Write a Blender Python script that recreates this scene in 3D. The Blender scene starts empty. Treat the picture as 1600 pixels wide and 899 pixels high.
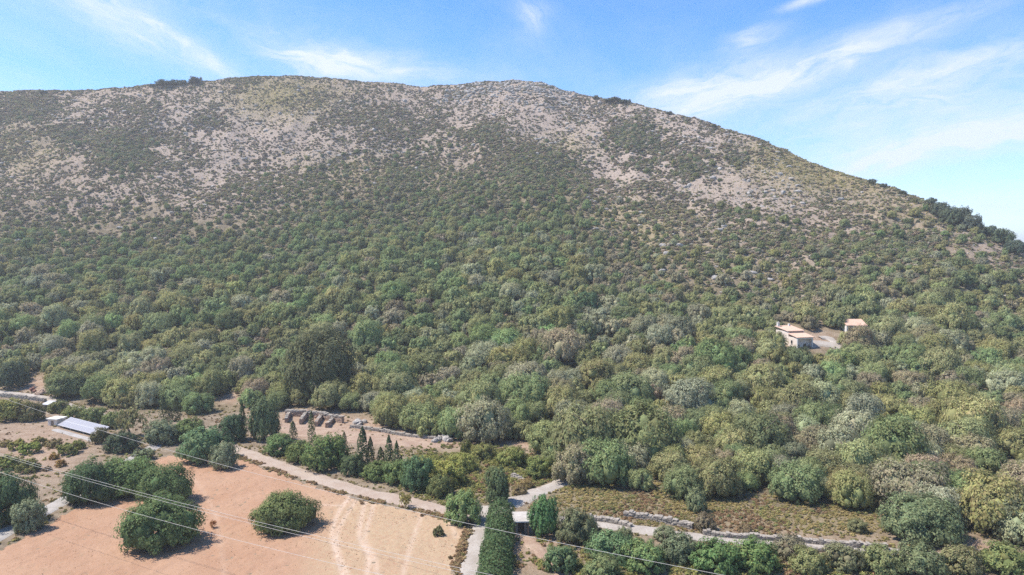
import bpy, math, random
import numpy as np
from mathutils import Vector, Matrix

R = math.radians
SC = bpy.context.scene
COL = SC.collection
# ------------------------------------------------------------------ camera
F = 1081.0; HZ = 400.0; CAMZ = 40.0
PITCH = math.atan((449.5 - HZ) / F)
cam_d = bpy.data.cameras.new('camera'); cam = bpy.data.objects.new('camera', cam_d); COL.objects.link(cam)
cam_d.sensor_width = 36.0; cam_d.lens = 36.0 * F / 1600.0
cam_d.clip_start = 0.5; cam_d.clip_end = 30000
cam.location = (0, 0, CAMZ); cam.rotation_euler = (R(90) - PITCH, 0, 0)
SC.camera = cam
# ------------------------------------------------------------------ light
SUN_EL = R(58); SUN_AZ = R(-86)          # azimuth from +Y towards +X: the sun stands west, a little beyond the hill
sd = Vector((math.sin(SUN_AZ) * math.cos(SUN_EL), math.cos(SUN_AZ) * math.cos(SUN_EL), math.sin(SUN_EL)))
sl = bpy.data.lights.new('sun', 'SUN'); sl.energy = 3.75; sl.angle = R(0.6); sl.color = (1.0, 0.93, 0.84)
so = bpy.data.objects.new('sun', sl); COL.objects.link(so)
so.rotation_euler = (-sd).to_track_quat('-Z', 'Y').to_euler(); so.location = (0, 0, 300)
SC.view_settings.view_transform = 'Standard'; SC.view_settings.look = 'None'
SC.view_settings.exposure = 1.25; SC.view_settings.gamma = 1.0
SC.view_settings.use_curve_mapping = False
SC.cycles.max_bounces = 4; SC.cycles.diffuse_bounces = 3; SC.cycles.glossy_bounces = 1; SC.cycles.transmission_bounces = 3
SC.cycles.use_denoising = False

# ------------------------------------------------------------------ node helpers
class NT:
    def __init__(s, tree): s.t = tree; s.n = tree.nodes; s.l = tree.links
    def new(s, typ, **kw):
        n = s.n.new(typ)
        for k, v in kw.items(): setattr(n, k, v)
        return n
    def put(s, sock, v):
        if isinstance(v, bpy.types.NodeSocket): s.l.new(v, sock)
        elif v is not None: sock.default_value = v
    def math(s, op, a, b=None, c=None, clamp=False):
        n = s.new('ShaderNodeMath', operation=op, use_clamp=clamp)
        for i, v in enumerate((a, b, c)):
            if v is not None: s.put(n.inputs[i], v)
        return n.outputs[0]
    def mix(s, fac, a, b, mode='MIX'):
        n = s.new('ShaderNodeMix', data_type='RGBA', blend_type=mode)
        s.put(n.inputs[0], fac); s.put(n.inputs[6], a if not isinstance(a, tuple) else (*a[:3], 1)); s.put(n.inputs[7], b if not isinstance(b, tuple) else (*b[:3], 1))
        return n.outputs[2]
    def noise(s, vec, scale, detail=4, rough=0.55, dist=0.0):
        n = s.new('ShaderNodeTexNoise'); s.put(n.inputs['Vector'], vec)
        n.inputs['Scale'].default_value = scale; n.inputs['Detail'].default_value = detail
        n.inputs['Roughness'].default_value = rough; n.inputs['Distortion'].default_value = dist
        return n.outputs['Fac']
    def step(s, v, a, b):
        n = s.new('ShaderNodeMapRange', interpolation_type='SMOOTHSTEP'); s.put(n.inputs[0], v)
        n.inputs[1].default_value = a; n.inputs[2].default_value = b
        return n.outputs[0]

# ------------------------------------------------------------------ sky
W = bpy.data.worlds.new('World'); SC.world = W; W.use_nodes = True
W.node_tree.nodes.clear(); w = NT(W.node_tree)
sky = w.new('ShaderNodeTexSky', sky_type='NISHITA', sun_disc=False)
sky.sun_elevation = SUN_EL; sky.sun_rotation = SUN_AZ
sky.altitude = 1500; sky.air_density = 1.0; sky.dust_density = 0.05; sky.ozone_density = 3.0
hs = w.new('ShaderNodeHueSaturation'); hs.inputs['Saturation'].default_value = 1.27; hs.inputs['Hue'].default_value = 0.5015
w.l.new(sky.outputs[0], hs.inputs['Color'])
tc = w.new('ShaderNodeTexCoord'); sep = w.new('ShaderNodeSeparateXYZ'); w.l.new(tc.outputs['Generated'], sep.inputs[0])
dx, dy, dz = sep.outputs
A = w.math('ARCTAN2', dx, dy); E = w.math('ARCSINE', dz)
cmb = w.new('ShaderNodeCombineXYZ'); w.put(cmb.inputs[0], A); w.put(cmb.inputs[1], w.math('MULTIPLY', E, 2.6)); AE = cmb.outputs[0]
warp = w.math('SUBTRACT', w.noise(AE, 5.0, 5, 0.6), 0.5)
zz = w.math('ADD', w.math('MAXIMUM', dz, 0.0), 0.12)
pl = w.new('ShaderNodeCombineXYZ'); w.put(pl.inputs[0], w.math('DIVIDE', dx, zz)); w.put(pl.inputs[1], w.math('MULTIPLY', w.math('DIVIDE', dy, zz), 0.45))
general = w.math('MULTIPLY', w.step(w.noise(pl.outputs[0], 1.1, 7, 0.62, 0.6), 0.42, 0.85), 0.42)
total = general
def streak(px, py, L, Wd, ang, k, wob=1.0):
    global total
    a0 = math.atan((px - 800) / F); e0 = math.atan((HZ - py) / F * math.cos(a0))
    ca, sa = math.cos(R(ang)), math.sin(R(ang)); L /= F; Wd /= F
    da = w.math('SUBTRACT', A, a0); de = w.math('SUBTRACT', E, e0)
    d1 = w.math('ADD', w.math('MULTIPLY', da, ca / L), w.math('MULTIPLY', de, sa / L))
    d2 = w.math('ADD', w.math('MULTIPLY', da, -sa / Wd), w.math('MULTIPLY', de, ca / Wd))
    d2 = w.math('ADD', d2, w.math('MULTIPLY', warp, 3.0 * wob))
    v = w.new('ShaderNodeCombineXYZ'); w.put(v.inputs[0], w.math('MULTIPLY', d1, L * 6)); w.put(v.inputs[1], w.math('MULTIPLY', d2, Wd * 26))
    v.inputs[2].default_value = px * 0.013
    g = w.math('POWER', 2.718, w.math('MULTIPLY', w.math('ADD', w.math('MULTIPLY', d1, d1), w.math('MULTIPLY', d2, d2)), -1.0))
    tex = w.step(w.noise(v.outputs[0], 2.2, 7, 0.62, 0.8), 0.12, 0.85)
    total = w.math('ADD', total, w.math('MULTIPLY', w.math('MULTIPLY', g, tex), k * 1.25))
for s_ in [(1225, 125, 210, 20, 14, 1.0, .6), (1085, 135, 110, 26, 13, .75, 1), (1170, 62, 38, 13, 12, .8, 1), (1470, 232, 150, 24, 8, .75, .8),
           (1480, 118, 150, 22, 11, .6, 1), (1570, 195, 120, 34, 6, .4, 1), (1330, 250, 140, 22, 6, .3, 1), (515, 97, 85, 22, -8, .9, 1), (215, 45, 160, 30, -25, .55, 1),
           (330, 97, 80, 11, -30, .6, .6), (1262, 6, 36, 6, 10, .8, .6), (830, 32, 28, 20, -50, .45, 1), (640, 120, 120, 20, 0, .4, 1), (1580, 310, 170, 40, 0, .35, 1), (1390, 180, 260, 62, 9, .42, .8), (1150, 150, 160, 50, 8, .3, 1), (430, 60, 300, 60, -14, .2, 1)]:
    streak(*s_)
cover = w.math('MINIMUM', total, 0.85)
cloudcol = w.mix(cover, hs.outputs[0], (3.8, 4.0, 4.35))
bg = w.new('ShaderNodeBackground'); w.l.new(cloudcol, bg.inputs[0]); bg.inputs[1].default_value = 0.108
wo = w.new('ShaderNodeOutputWorld'); w.l.new(bg.outputs[0], wo.inputs[0])

# ------------------------------------------------------------------ noise and the lie of the land
RNG = np.random.default_rng(7)
TAB = np.random.default_rng(3).random((256, 256))
def vn(x, y, seed=0):
    x = np.asarray(x, float) + seed * 17.31; y = np.asarray(y, float) + seed * 9.77
    xi = np.floor(x).astype(int); yi = np.floor(y).astype(int); fx = x - xi; fy = y - yi
    fx = fx * fx * (3 - 2 * fx); fy = fy * fy * (3 - 2 * fy)
    g = lambda a, b: TAB[a & 255, b & 255]
    return (g(xi, yi) * (1 - fx) + g(xi + 1, yi) * fx) * (1 - fy) + (g(xi, yi + 1) * (1 - fx) + g(xi + 1, yi + 1) * fx) * fy
def fbm(x, y, seed=0, octv=4):
    s = 0; a = 0.5; t = 0
    for i in range(octv):
        s = s + a * vn(np.asarray(x) * 2 ** i, np.asarray(y) * 2 ** i, seed + i); t += a; a *= 0.5
    return s / t
def sm(v, a, b):
    t = np.clip((np.asarray(v, float) - a) / (b - a), 0, 1); return t * t * (3 - 2 * t)

cp, sp = math.cos(PITCH), math.sin(PITCH)
def ray(px, py):
    a = (px - 800) / F; b = (449.5 - py) / F
    return np.array([a, cp + b * sp, -sp + b * cp])
def proj(X, Y, Z):
    X, Y, Z = np.asarray(X, float), np.asarray(Y, float), np.asarray(Z, float) - CAMZ
    d = Y * cp - Z * sp; up = Y * sp + Z * cp
    return 800 + F * X / d, 449.5 - F * up / d
# skyline: picture column, picture row, distance of the ridge
SKY = [(-700, 165, 640), (-300, 150, 600), (0, 144, 560), (150, 142, 565), (230, 135, 570), (310, 129, 580), (400, 121, 590), (480, 121, 600), (560, 127, 605), (650, 137, 610),
       (720, 134, 606), (760, 129, 603), (800, 126, 600), (850, 131, 590), (880, 142, 585), (940, 152, 565), (1000, 164, 540), (1100, 192, 500), (1200, 225, 460), (1300, 266, 420), (1400, 301, 385),
       (1450, 320, 365), (1500, 346, 350), (1560, 372, 338), (1600, 390, 330), (1800, 412, 312), (2300, 440, 300)]
_p = [ray(a, b) * (c / ray(a, b)[1]) for a, b, c in SKY]
UT = np.array([p[0] / p[1] for p in _p]); YT = np.array([c for _, _, c in SKY], float); ZT = np.array([p[2] + CAMZ for p in _p])
PS = np.array([-9, 0, .055, .11, .178, .289, .378, .51, .667, .822, .93, 1, 1.05, 1.12, 1.3, 1.8, 2.6, 99])
PV = np.array([0, 0, .014, .038, .088, .160, .214, .335, .525, .735, .895, 1, 1.025, 1.02, .9, .45, 0, 0])
def hgt(X, Y):
    X = np.asarray(X, float); Y = np.asarray(Y, float); u = X / np.maximum(Y, 5.0)
    yr = np.interp(u, UT, YT); zr = np.interp(u, UT, ZT); y0 = np.interp(u, [-.5, -.15, .1, .5], [182, 160, 147, 140])
    s = (Y - y0) / (yr - y0)
    z = zr * np.interp(s, PS, PV)
    a = sm(s, 0.02, 0.3) * (1 - sm(s, 1.5, 2.4))
    top = 1 - 0.75 * sm(s, 0.7, 0.97)
    z = z + a * ((fbm(X / 85, Y / 85, 1, 3) - 0.5) * 11 * top + (fbm(X / 22, Y / 22, 5, 3) - 0.5) * 4.2 * (0.4 + 0.6 * top) + (fbm(X / 5, Y / 5, 9, 2) - 0.5) * 1.9 * sm(s, .2, .6) + (np.abs(fbm(X / 34, Y / 60, 14, 2) - .5) * -9 + 1.2) * sm(s, .3, .55) * (1 - .6 * sm(s, .85, 1)))
    z = z + (1 - a) * (fbm(X / 14, Y / 14, 4, 2) - .5) * 0.35 * sm(Y, 60, 90)
    return z
_T = np.concatenate([np.arange(45, 200, 0.25), np.arange(200, 760, 0.6)])
def at(px, py, dz=0.0):
    d = ray(px, py); d = d / d[1]
    z = CAMZ + d[2] * _T - hgt(d[0] * _T, _T)
    i = int(np.argmax(z <= 0)) if (z <= 0).any() else len(_T) - 1
    t = _T[i]
    return Vector((d[0] * t, t, float(hgt(d[0] * t, t)) + dz))
def ppm(p):                      # pixels of the 1600-wide photograph per metre at a point
    return F / (p.y * cp - (p.z - CAMZ) * sp)

# ------------------------------------------------------------------ mesh helpers
def mesh_from(name, V, FC, mat=None, smooth=False):
    """V (n,3); FC: (m,k) array or list of tuples"""
    me = bpy.data.meshes.new(name)
    V = np.asarray(V, np.float32)
    if isinstance(FC, np.ndarray):
        m, k = FC.shape
        me.vertices.add(len(V)); me.vertices.foreach_set('co', V.ravel())
        me.loops.add(m * k); me.loops.foreach_set('vertex_index', FC.astype(np.int32).ravel())
        me.polygons.add(m); me.polygons.foreach_set('loop_start', np.arange(0, m * k, k, dtype=np.int32))
        me.update(calc_edges=True)
    else:
        me.from_pydata(V.tolist(), [], FC); me.update()
    if smooth: me.polygons.foreach_set('use_smooth', [True] * len(me.polygons))
    if mat is not None: me.materials.append(mat)
    return me
def obj(name, me, parent=None, loc=None):
    o = bpy.data.objects.new(name, me); COL.objects.link(o)
    if parent is not None: o.parent = parent
    if loc is not None: o.location = loc
    return o
def empty(name, loc, rz=0.0):
    o = bpy.data.objects.new(name, None); COL.objects.link(o); o.location = loc; o.rotation_euler = (0, 0, rz); o.empty_display_size = 0.3
    return o
def tag(o, label=None, cat=None, group=None, kind=None):
    if label: o['label'] = label
    if cat: o['category'] = cat
    if group: o['group'] = group
    if kind: o['kind'] = kind
    return o
def attr(me, name, vals):
    a = me.attributes.new(name, 'FLOAT', 'POINT'); a.data.foreach_set('value', np.asarray(vals, np.float32))

class MB:
    """collects boxes and slabs for one mesh"""
    def __init__(s): s.v = []; s.f = []
    def hexa(s, P):            # 8 points: bottom 0-3 counter-clockwise, top 4-7
        b = len(s.v); s.v += [tuple(p) for p in P]
        s.f += [tuple(b + i for i in q) for q in ((0, 3, 2, 1), (4, 5, 6, 7), (0, 1, 5, 4), (1, 2, 6, 5), (2, 3, 7, 6), (3, 0, 4, 7))]
    def box(s, c, d, rz=0.0, jit=0.0, rnd=None):
        x, y, z = d[0] / 2, d[1] / 2, d[2] / 2; P = []
        for k in (-z, z):
            for i, j in ((-x, -y), (x, -y), (x, y), (-x, y)):
                q = [i, j, k]
                if jit: q = [a + rnd.uniform(-jit, jit) for a in q]
                cx, sx = math.cos(rz), math.sin(rz)
                P.append((c[0] + q[0] * cx - q[1] * sx, c[1] + q[0] * sx + q[1] * cx, c[2] + q[2]))
        s.hexa(P)
    def cyl(s, p0, p1, r0, r1, n=8):
        p0, p1 = Vector(p0), Vector(p1); q = (p1 - p0).to_track_quat('Z', 'Y'); b = len(s.v)
        for p, r in ((p0, r0), (p1, r1)):
            for i in range(n):
                a = 2 * math.pi * i / n; s.v.append(tuple(p + q @ Vector((r * math.cos(a), r * math.sin(a), 0))))
        for i in range(n): s.f.append((b + i, b + (i + 1) % n, b + n + (i + 1) % n, b + n + i))
        s.f.append(tuple(b + n + i for i in range(n))); s.f.append(tuple(b + n - 1 - i for i in range(n)))
    def build(s, name, mat, parent=None, loc=None, smooth=False):
        return obj(name, mesh_from(name, s.v, s.f, mat, smooth), parent, loc)

# ------------------------------------------------------------------ materials
def mat_new(name):
    m = bpy.data.materials.new(name); m.use_nodes = True; m.node_tree.nodes.clear(); return m, NT(m.node_tree)
def finish(t, col, rough=0.9, spec=0.15, bump=None, bstr=0.5, bdist=0.05):
    p = t.new('ShaderNodeBsdfPrincipled'); t.put(p.inputs['Base Color'], col if not isinstance(col, tuple) else (*col[:3], 1))
    p.inputs['Roughness'].default_value = rough; p.inputs['Specular IOR Level'].default_value = spec
    if bump is not None:
        b = t.new('ShaderNodeBump'); b.inputs['Strength'].default_value = bstr; b.inputs['Distance'].default_value = bdist
        t.put(b.inputs['Height'], bump); t.l.new(b.outputs[0], p.inputs['Normal'])
    o = t.new('ShaderNodeOutputMaterial'); t.l.new(p.outputs[0], o.inputs[0]); return p
def leaf_mat(name, default, var=0.45, trans=0.28, hue=0.03):
    """colour comes from each plant's own tint; every leaf varies a little"""
    m, t = mat_new(name)
    if default is None:
        a = t.new('ShaderNodeAttribute', attribute_type='INSTANCER', attribute_name='tint'); c = a.outputs['Color']
    else:
        c = (*default, 1)
    g = t.new('ShaderNodeNewGeometry'); rnd = g.outputs['Random Per Island']
    h = t.new('ShaderNodeHueSaturation'); t.put(h.inputs['Color'], c)
    t.put(h.inputs['Value'], t.math('ADD', t.math('MULTIPLY', rnd, 2 * var), 1 - var))
    t.put(h.inputs['Hue'], t.math('ADD', t.math('MULTIPLY', t.math('FRACT', t.math('MULTIPLY', rnd, 17.3)), 2 * hue), 0.5 - hue))
    d = t.new('ShaderNodeBsdfDiffuse'); t.l.new(h.outputs[0], d.inputs[0])
    tr = t.new('ShaderNodeBsdfTranslucent'); t.l.new(h.outputs[0], tr.inputs[0])
    mx = t.new('ShaderNodeMixShader'); mx.inputs[0].default_value = trans
    t.l.new(d.outputs[0], mx.inputs[1]); t.l.new(tr.outputs[0], mx.inputs[2])
    o = t.new('ShaderNodeOutputMaterial'); t.l.new(mx.outputs[0], o.inputs[0]); return m
def plain(name, a, b, scale, rough=0.9, bstr=0.4, bdist=0.03, spec=0.15, objco=True):
    m, t = mat_new(name); c = t.new('ShaderNodeTexCoord'); v = c.outputs['Object']
    n1 = t.noise(v, scale, 6, 0.65); n2 = t.noise(v, scale * 6, 4, 0.6)
    f = t.math('ADD', t.math('MULTIPLY', n1, 0.7), t.math('MULTIPLY', n2, 0.3))
    finish(t, t.mix(t.step(f, 0.32, 0.68), a, b), rough, spec, n2, bstr, bdist); return m
M = {}
M['leaf'] = leaf_mat('leaf', None, .42, .42)
M['grass'] = leaf_mat('dry_grass', None, .4, .3, .02)
M['bark'] = plain('bark', (.10, .075, .055), (.20, .16, .125), 3)
M['bark_grey'] = plain('bark_grey', (.16, .14, .12), (.28, .25, .22), 3)
M['stone'] = plain('dry_stone', (0.204, 0.177, 0.150), (0.340, 0.306, 0.265), 1.2, bstr=.8)
M['stone_brown'] = plain('brown_rubble_stone', (0.300, 0.200, 0.145), (0.400, 0.300, 0.225), 1.5, bstr=.8)
M['limestone'] = plain('limestone', (0.204, 0.190, 0.177), (0.381, 0.354, 0.326), .9, bstr=.9)
M['concrete'] = plain('concrete', (0.313, 0.286, 0.258), (0.422, 0.394, 0.367), .7, bstr=.2)
M['white'] = plain('white_render', (0.576, 0.544, 0.496), (0.656, 0.624, 0.584), .8, bstr=.15)
M['cream'] = plain('cream_render', (.58, .49, .42), (.68, .60, .53), .8, bstr=.15)
M['old_cream'] = plain('cream_render_old', (0.480, 0.400, 0.336), (0.592, 0.528, 0.464), .8, bstr=.15)
M['tile'] = plain('terracotta_tile', (0.326, 0.190, 0.136), (0.422, 0.286, 0.218), 1.6, bstr=.3)
M['tile_pale'] = plain('pale_tile', (0.400, 0.255, 0.195), (0.480, 0.350, 0.280), 1.6, bstr=.3)
M['dark'] = plain('painted_opening_shade', (.03, .028, .026), (.05, .047, .044), 2)  # near-black colour standing in for the shade inside doorways
M['wood'] = plain('weathered_wood', (.16, .11, .08), (.28, .21, .16), 4)
M['metal'] = plain('galvanised_metal', (.40, .40, .41), (.52, .52, .53), 3, rough=.45, spec=.5)
M['wire'] = plain('cable', (.42, .40, .38), (.50, .48, .46), 2, rough=.5)
m_, t_ = mat_new('solar_cell'); finish(t_, (.16, .17, .22), .22, .8); M['cell'] = m_
m_, t_ = mat_new('window_glass'); finish(t_, (.03, .035, .04), .1, .6); M['glass'] = m_

def gravel(name, a, b, c, spots=(.2, .16, .1)):
    m, t = mat_new(name); co = t.new('ShaderNodeTexCoord').outputs['Object']
    n1 = t.noise(co, .35, 5, .6); n2 = t.noise(co, 3.5, 6, .7); n3 = t.noise(co, 14, 3, .6)
    col = t.mix(t.step(n1, .35, .65), a, b); col = t.mix(t.step(n2, .45, .72), col, c)
    col = t.mix(t.math('MULTIPLY', t.step(t.noise(co, 1.1, 6, .7), .6, .72), .6), col, spots)
    finish(t, col, .95, .1, t.math('ADD', n2, n3), .6, .05); return m
M['track'] = gravel('track_gravel', (0.304, 0.236, 0.189), (0.352, 0.292, 0.243), (0.267, 0.206, 0.164), (0.231, 0.170, 0.121))
M['gravel'] = gravel('pale_gravel', (0.288, 0.255, 0.222), (0.354, 0.322, 0.288), (0.255, 0.216, 0.183), (0.200, 0.172, 0.139))
M['lane'] = gravel('concrete_lane', (0.261, 0.244, 0.227), (0.341, 0.318, 0.301), (0.284, 0.261, 0.238), (0.227, 0.205, 0.170))
M['earth'] = gravel('bare_earth', (0.264, 0.185, 0.139), (0.330, 0.251, 0.191), (0.224, 0.145, 0.106), (0.211, 0.165, 0.099))

# ground of hill and lowland: what lies between the plants, by place
m_, t = mat_new('hill_ground')
co = t.new('ShaderNodeTexCoord').outputs['Object']
def at_(n): return t.new('ShaderNodeAttribute', attribute_type='GEOMETRY', attribute_name=n).outputs['Fac']
rock, tan, wood_, red = at_('rock'), at_('tan'), at_('woodland'), at_('earth')
n1 = t.noise(co, .05, 6, .65); n2 = t.noise(co, .35, 7, .7); n3 = t.noise(co, 1.7, 5, .65)
soil = t.mix(t.step(n2, .35, .65), (.185, .140, .102), (.285, .225, .175))
pale = t.mix(t.step(n3, .35, .65), (.205, .155, .122), (.345, .288, .245))
pale = t.mix(t.math('MULTIPLY', t.step(t.noise(co, .75, 7, .75), .5, .64), .75), pale, (.150, .118, .086))
pale = t.mix(t.math('MULTIPLY', t.step(t.noise(co, 2.6, 4, .7), .56, .66), .8), pale, (.40, .37, .345))
grassy = t.mix(t.step(n2, .3, .7), (0.158, 0.132, 0.063), (0.238, 0.191, 0.106))
litter = t.mix(t.step(n2, .35, .7), (.115, .095, .058), (.21, .17, .115))
redd = t.mix(t.step(n2, .35, .7), (0.264, 0.178, 0.125), (0.330, 0.251, 0.191))
col = t.mix(t.math('MULTIPLY', rock, t.step(t.math('ADD', n2, t.math('MULTIPLY', rock, .35)), .42, .68)), soil, pale)
col = t.mix(tan, col, grassy); col = t.mix(wood_, col, litter); col = t.mix(red, col, redd)
finish(t, col, .95, .08, t.math('ADD', n2, n3), .9, .35); M['ground'] = m_

# ploughed field with wheel marks and straw
m_, t = mat_new('field_soil'); co = t.new('ShaderNodeTexCoord').outputs['Object']
a1 = t.new('ShaderNodeAttribute', attribute_type='GEOMETRY', attribute_name='wheel').outputs['Fac']
a2 = t.new('ShaderNodeAttribute', attribute_type='GEOMETRY', attribute_name='straw').outputs['Fac']
n1 = t.noise(co, .12, 5, .6); n2 = t.noise(co, 2.2, 6, .7); n3 = t.noise(co, 9, 4, .7)
base = t.mix(t.step(n1, .3, .7), (.285, .158, .098), (.330, .200, .132))
base = t.mix(t.math('MULTIPLY', t.step(n3, .42, .75), .65), base, (.40, .275, .195))
base = t.mix(t.math('MULTIPLY', t.step(n2, .50, .68), .5), base, (.225, .118, .072))
base = t.mix(t.math('MULTIPLY', t.step(t.noise(co, .55, 6, .7), .55, .7), .45), base, (.255, .185, .115))
straw = t.mix(t.step(n3, .35, .7), (0.299, 0.211, 0.129), (0.408, 0.320, 0.218))
base = t.mix(t.math('MULTIPLY', a2, t.step(n2, .25, .6)), base, straw)
base = t.mix(t.math('MULTIPLY', a1, t.math('ADD', t.math('MULTIPLY', t.step(n2, .3, .6), .6), .3)), base, (0.449, 0.347, 0.272))
finish(t, base, .95, .08, t.math('ADD', n2, t.math('MULTIPLY', n3, .6)), .8, .10); M['field'] = m_

# ------------------------------------------------------------------ zones of the hill, as seen over the land
def blobs(px, py, L):
    s = 0
    for x, y, rx, ry, k in L: s = s + k * np.exp(-((px - x) / rx) ** 2 - ((py - y) / ry) ** 2)
    return np.clip(s, 0, 1)
ROCKY = [(400, 215, 120, 45, .9), (570, 236, 110, 16, 1), (470, 200, 60, 60, .4), (770, 165, 140, 38, .8), (900, 190, 90, 45, .9), (1010, 215, 110, 45, .9), (1140, 285, 110, 55, 1), (1000, 385, 60, 40, .6),
         (300, 180, 90, 35, .6), (150, 190, 80, 30, .5), (1150, 420, 60, 30, .5), (930, 270, 60, 60, .6), (1230, 300, 70, 20, .8), (380, 270, 90, 30, .6), (1080, 200, 90, 25, .7), (230, 320, 90, 30, .3)]
YELLOW = [(440, 150, 85, 34, 1), (1310, 275, 110, 34, 1), (1230, 245, 90, 22, .8), (1420, 340, 70, 40, .5), (560, 270, 120, 30, .5), (30, 230, 60, 40, .6), (880, 230, 60, 20, .4), (1000, 350, 120, 40, .5), (1010, 390, 80, 30, .6), (1130, 412, 90, 26, .6), (910, 345, 60, 26, .4), (1200, 440, 60, 20, .4)]
DARK = [(195, 240, 40, 28, 1), (985, 210, 34, 18, 1), (1010, 228, 34, 12, .9), (1078, 262, 30, 18, 1), (850, 265, 60, 30, .9), (760, 205, 20, 10, .7), (1155, 250, 14, 8, 1), (1400, 380, 60, 16, .8), (1200, 375, 80, 25, .5),
        (60, 175, 40, 14, .4), (110, 215, 25, 16, .7), (660, 330, 200, 60, .2), (330, 190, 25, 10, .5), (1150, 335, 40, 12, .6), (1010, 255, 26, 12, .5), (745, 215, 30, 8, .5)]
TL_X = [-400, 0, 200, 350, 450, 520, 600, 700, 800, 900, 950, 1050, 1150, 1250, 1350, 1450, 1600, 2000]
TL_Y = [320, 325, 335, 325, 300, 275, 262, 262, 252, 262, 345, 395, 420, 425, 370, 365, 415, 440]
LO_X = [-400, 0, 40, 62, 85, 130, 200, 300, 380, 440, 530, 600, 640, 720, 800, 850, 880, 905, 960, 1060, 1140, 1250, 1370, 1500, 1600, 2000]
LO_Y = [600, 600, 596, 585, 610, 632, 640, 645, 640, 640, 642, 662, 678, 690, 694, 712, 740, 757, 764, 776, 780, 800, 806, 838, 850, 880]

# ------------------------------------------------------------------ terrain
u_in = np.linspace(-.95, .95, 560); u_out = np.linspace(.97, 1.9, 34)
us = np.concatenate([-u_out[::-1], u_in, u_out])
ys = np.concatenate([np.arange(18, 80, 3), np.arange(80, 200, 1.0), np.arange(200, 660, 1.45), np.arange(662, 1000, 8), np.geomspace(1010, 6500, 20)])
UU, YY = np.meshgrid(us, ys); XX = UU * YY; ZZ = hgt(XX, YY)
nr, nc = XX.shape
idx = np.arange(nr * nc).reshape(nr, nc)
FC = np.stack([idx[:-1, :-1], idx[:-1, 1:], idx[1:, 1:], idx[1:, :-1]], -1).reshape(-1, 4)
tme = mesh_from('terrain', np.stack([XX, YY, ZZ], -1).reshape(-1, 3), FC, M['ground'], True)
PX, PY = proj(XX, YY, ZZ)
wob = (fbm(XX / 18, YY / 18, 21, 3) - .5) * 70
below = sm(PY + wob, np.interp(PX, TL_X, TL_Y) - 25, np.interp(PX, TL_X, TL_Y) + 45)
low = sm(PY, np.interp(PX, LO_X, LO_Y) - 2, np.interp(PX, LO_X, LO_Y) + 6)
vis = (YY < 660)
attr(tme, 'rock', (np.where(vis, np.clip(blobs(PX, PY, ROCKY) * .9 + .45, 0, 1), .4) * (1 - .7 * below)).ravel())
LOWTAN = [(905, 755, 60, 30, .8), (1000, 790, 120, 34, 1), (1180, 806, 160, 30, 1), (1330, 815, 80, 26, .9), (1150, 880, 420, 26, .8), (700, 740, 80, 45, .9), (780, 735, 80, 30, .9)]
attr(tme, 'tan', np.maximum(np.clip(np.where(vis, blobs(PX, PY, YELLOW), .3) * (1 - below), 0, .9), .8 * blobs(PX, PY, LOWTAN) * vis).ravel())
attr(tme, 'woodland', (below * (1 - low * .55)).ravel())
EARTH = [(580, 672, 110, 20, 1), (480, 665, 60, 22, 1), (660, 685, 70, 14, 1), (815, 698, 30, 8, 1), (360, 622, 26, 10, 1), (60, 600, 26, 14, 1), (60, 700, 90, 55, .9), (1180, 815, 160, 22, .15), (1530, 860, 80, 25, .8), (840, 860, 50, 40, .8), (740, 690, 60, 12, .5),
         (1275, 530, 34, 16, .9), (395, 650, 14, 20, .8), (1230, 845, 160, 14, .5)]
attr(tme, 'earth', (blobs(PX, PY, EARTH) * vis).ravel())
terrain = tag(obj('terrain', tme), kind='structure')

# ------------------------------------------------------------------ sheets on the lowland: field, tracks, lanes
def smooth_line(P, n=12):
    P = [Vector(p) for p in P]; out = []
    for i in range(len(P) - 1):
        p0, p1, p2, p3 = P[max(i - 1, 0)], P[i], P[i + 1], P[min(i + 2, len(P) - 1)]
        for k in range(n):
            t = k / n
            out.append(.5 * ((2 * p1) + (-p0 + p2) * t + (2 * p0 - 5 * p1 + 4 * p2 - p3) * t * t + (-p0 + 3 * p1 - 3 * p2 + p3) * t ** 3))
    return out + [P[-1]]
STRIPS = []
def strip(name, pix, width, off, mat, nx=9, rag=.35, seed=0, ruts=0.0):
    L = smooth_line([at(*p) for p in pix]); V = []; STRIPS.append((np.array([(p.x, p.y) for p in L]), width / 2))
    ww = width if isinstance(width, (list, tuple)) else [width, width]
    for i, p in enumerate(L):
        a = L[max(i - 1, 0)]; b = L[min(i + 1, len(L) - 1)]; d = Vector((b.x - a.x, b.y - a.y, 0)).normalized(); nrm = Vector((-d.y, d.x, 0))
        for j in range(nx):
            s = j / (nx - 1) * 2 - 1
            wl = width / 2 + (float(fbm(p.x / 1.6, p.y / 1.6, 40 + seed, 3)) - .5) * 2 * rag if s < 0 else width / 2 + (float(fbm(p.x / 1.6, p.y / 1.6, 50 + seed, 3)) - .5) * 2 * rag
            q = p + nrm * (s * wl)
            z = float(hgt(q.x, q.y)) + off * (1 - .9 * abs(s) ** 6) - ruts * (math.exp(-((abs(s) - .48) / .16) ** 2))
            V.append((q.x, q.y, z))
    n = len(L); ix = np.arange(n * nx).reshape(n, nx)
    f = np.stack([ix[:-1, :-1], ix[1:, :-1], ix[1:, 1:], ix[:-1, 1:]], -1).reshape(-1, 4)
    return tag(obj(name, mesh_from(name, V, f, mat, True)), kind='structure')
strip('dirt_road', [(335, 690), (372, 705), (430, 726), (500, 750), (560, 768), (620, 781), (690, 798), (750, 806)], 3.7, .13, M['track'], seed=1, ruts=.06, rag=.6)
strip('gravel_path', [(764, 792), (754, 822), (745, 855), (736, 890), (728, 930), (718, 990), (694, 1150)], 2.9, .16, M['gravel'], seed=2, rag=.5, ruts=.04)
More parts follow.
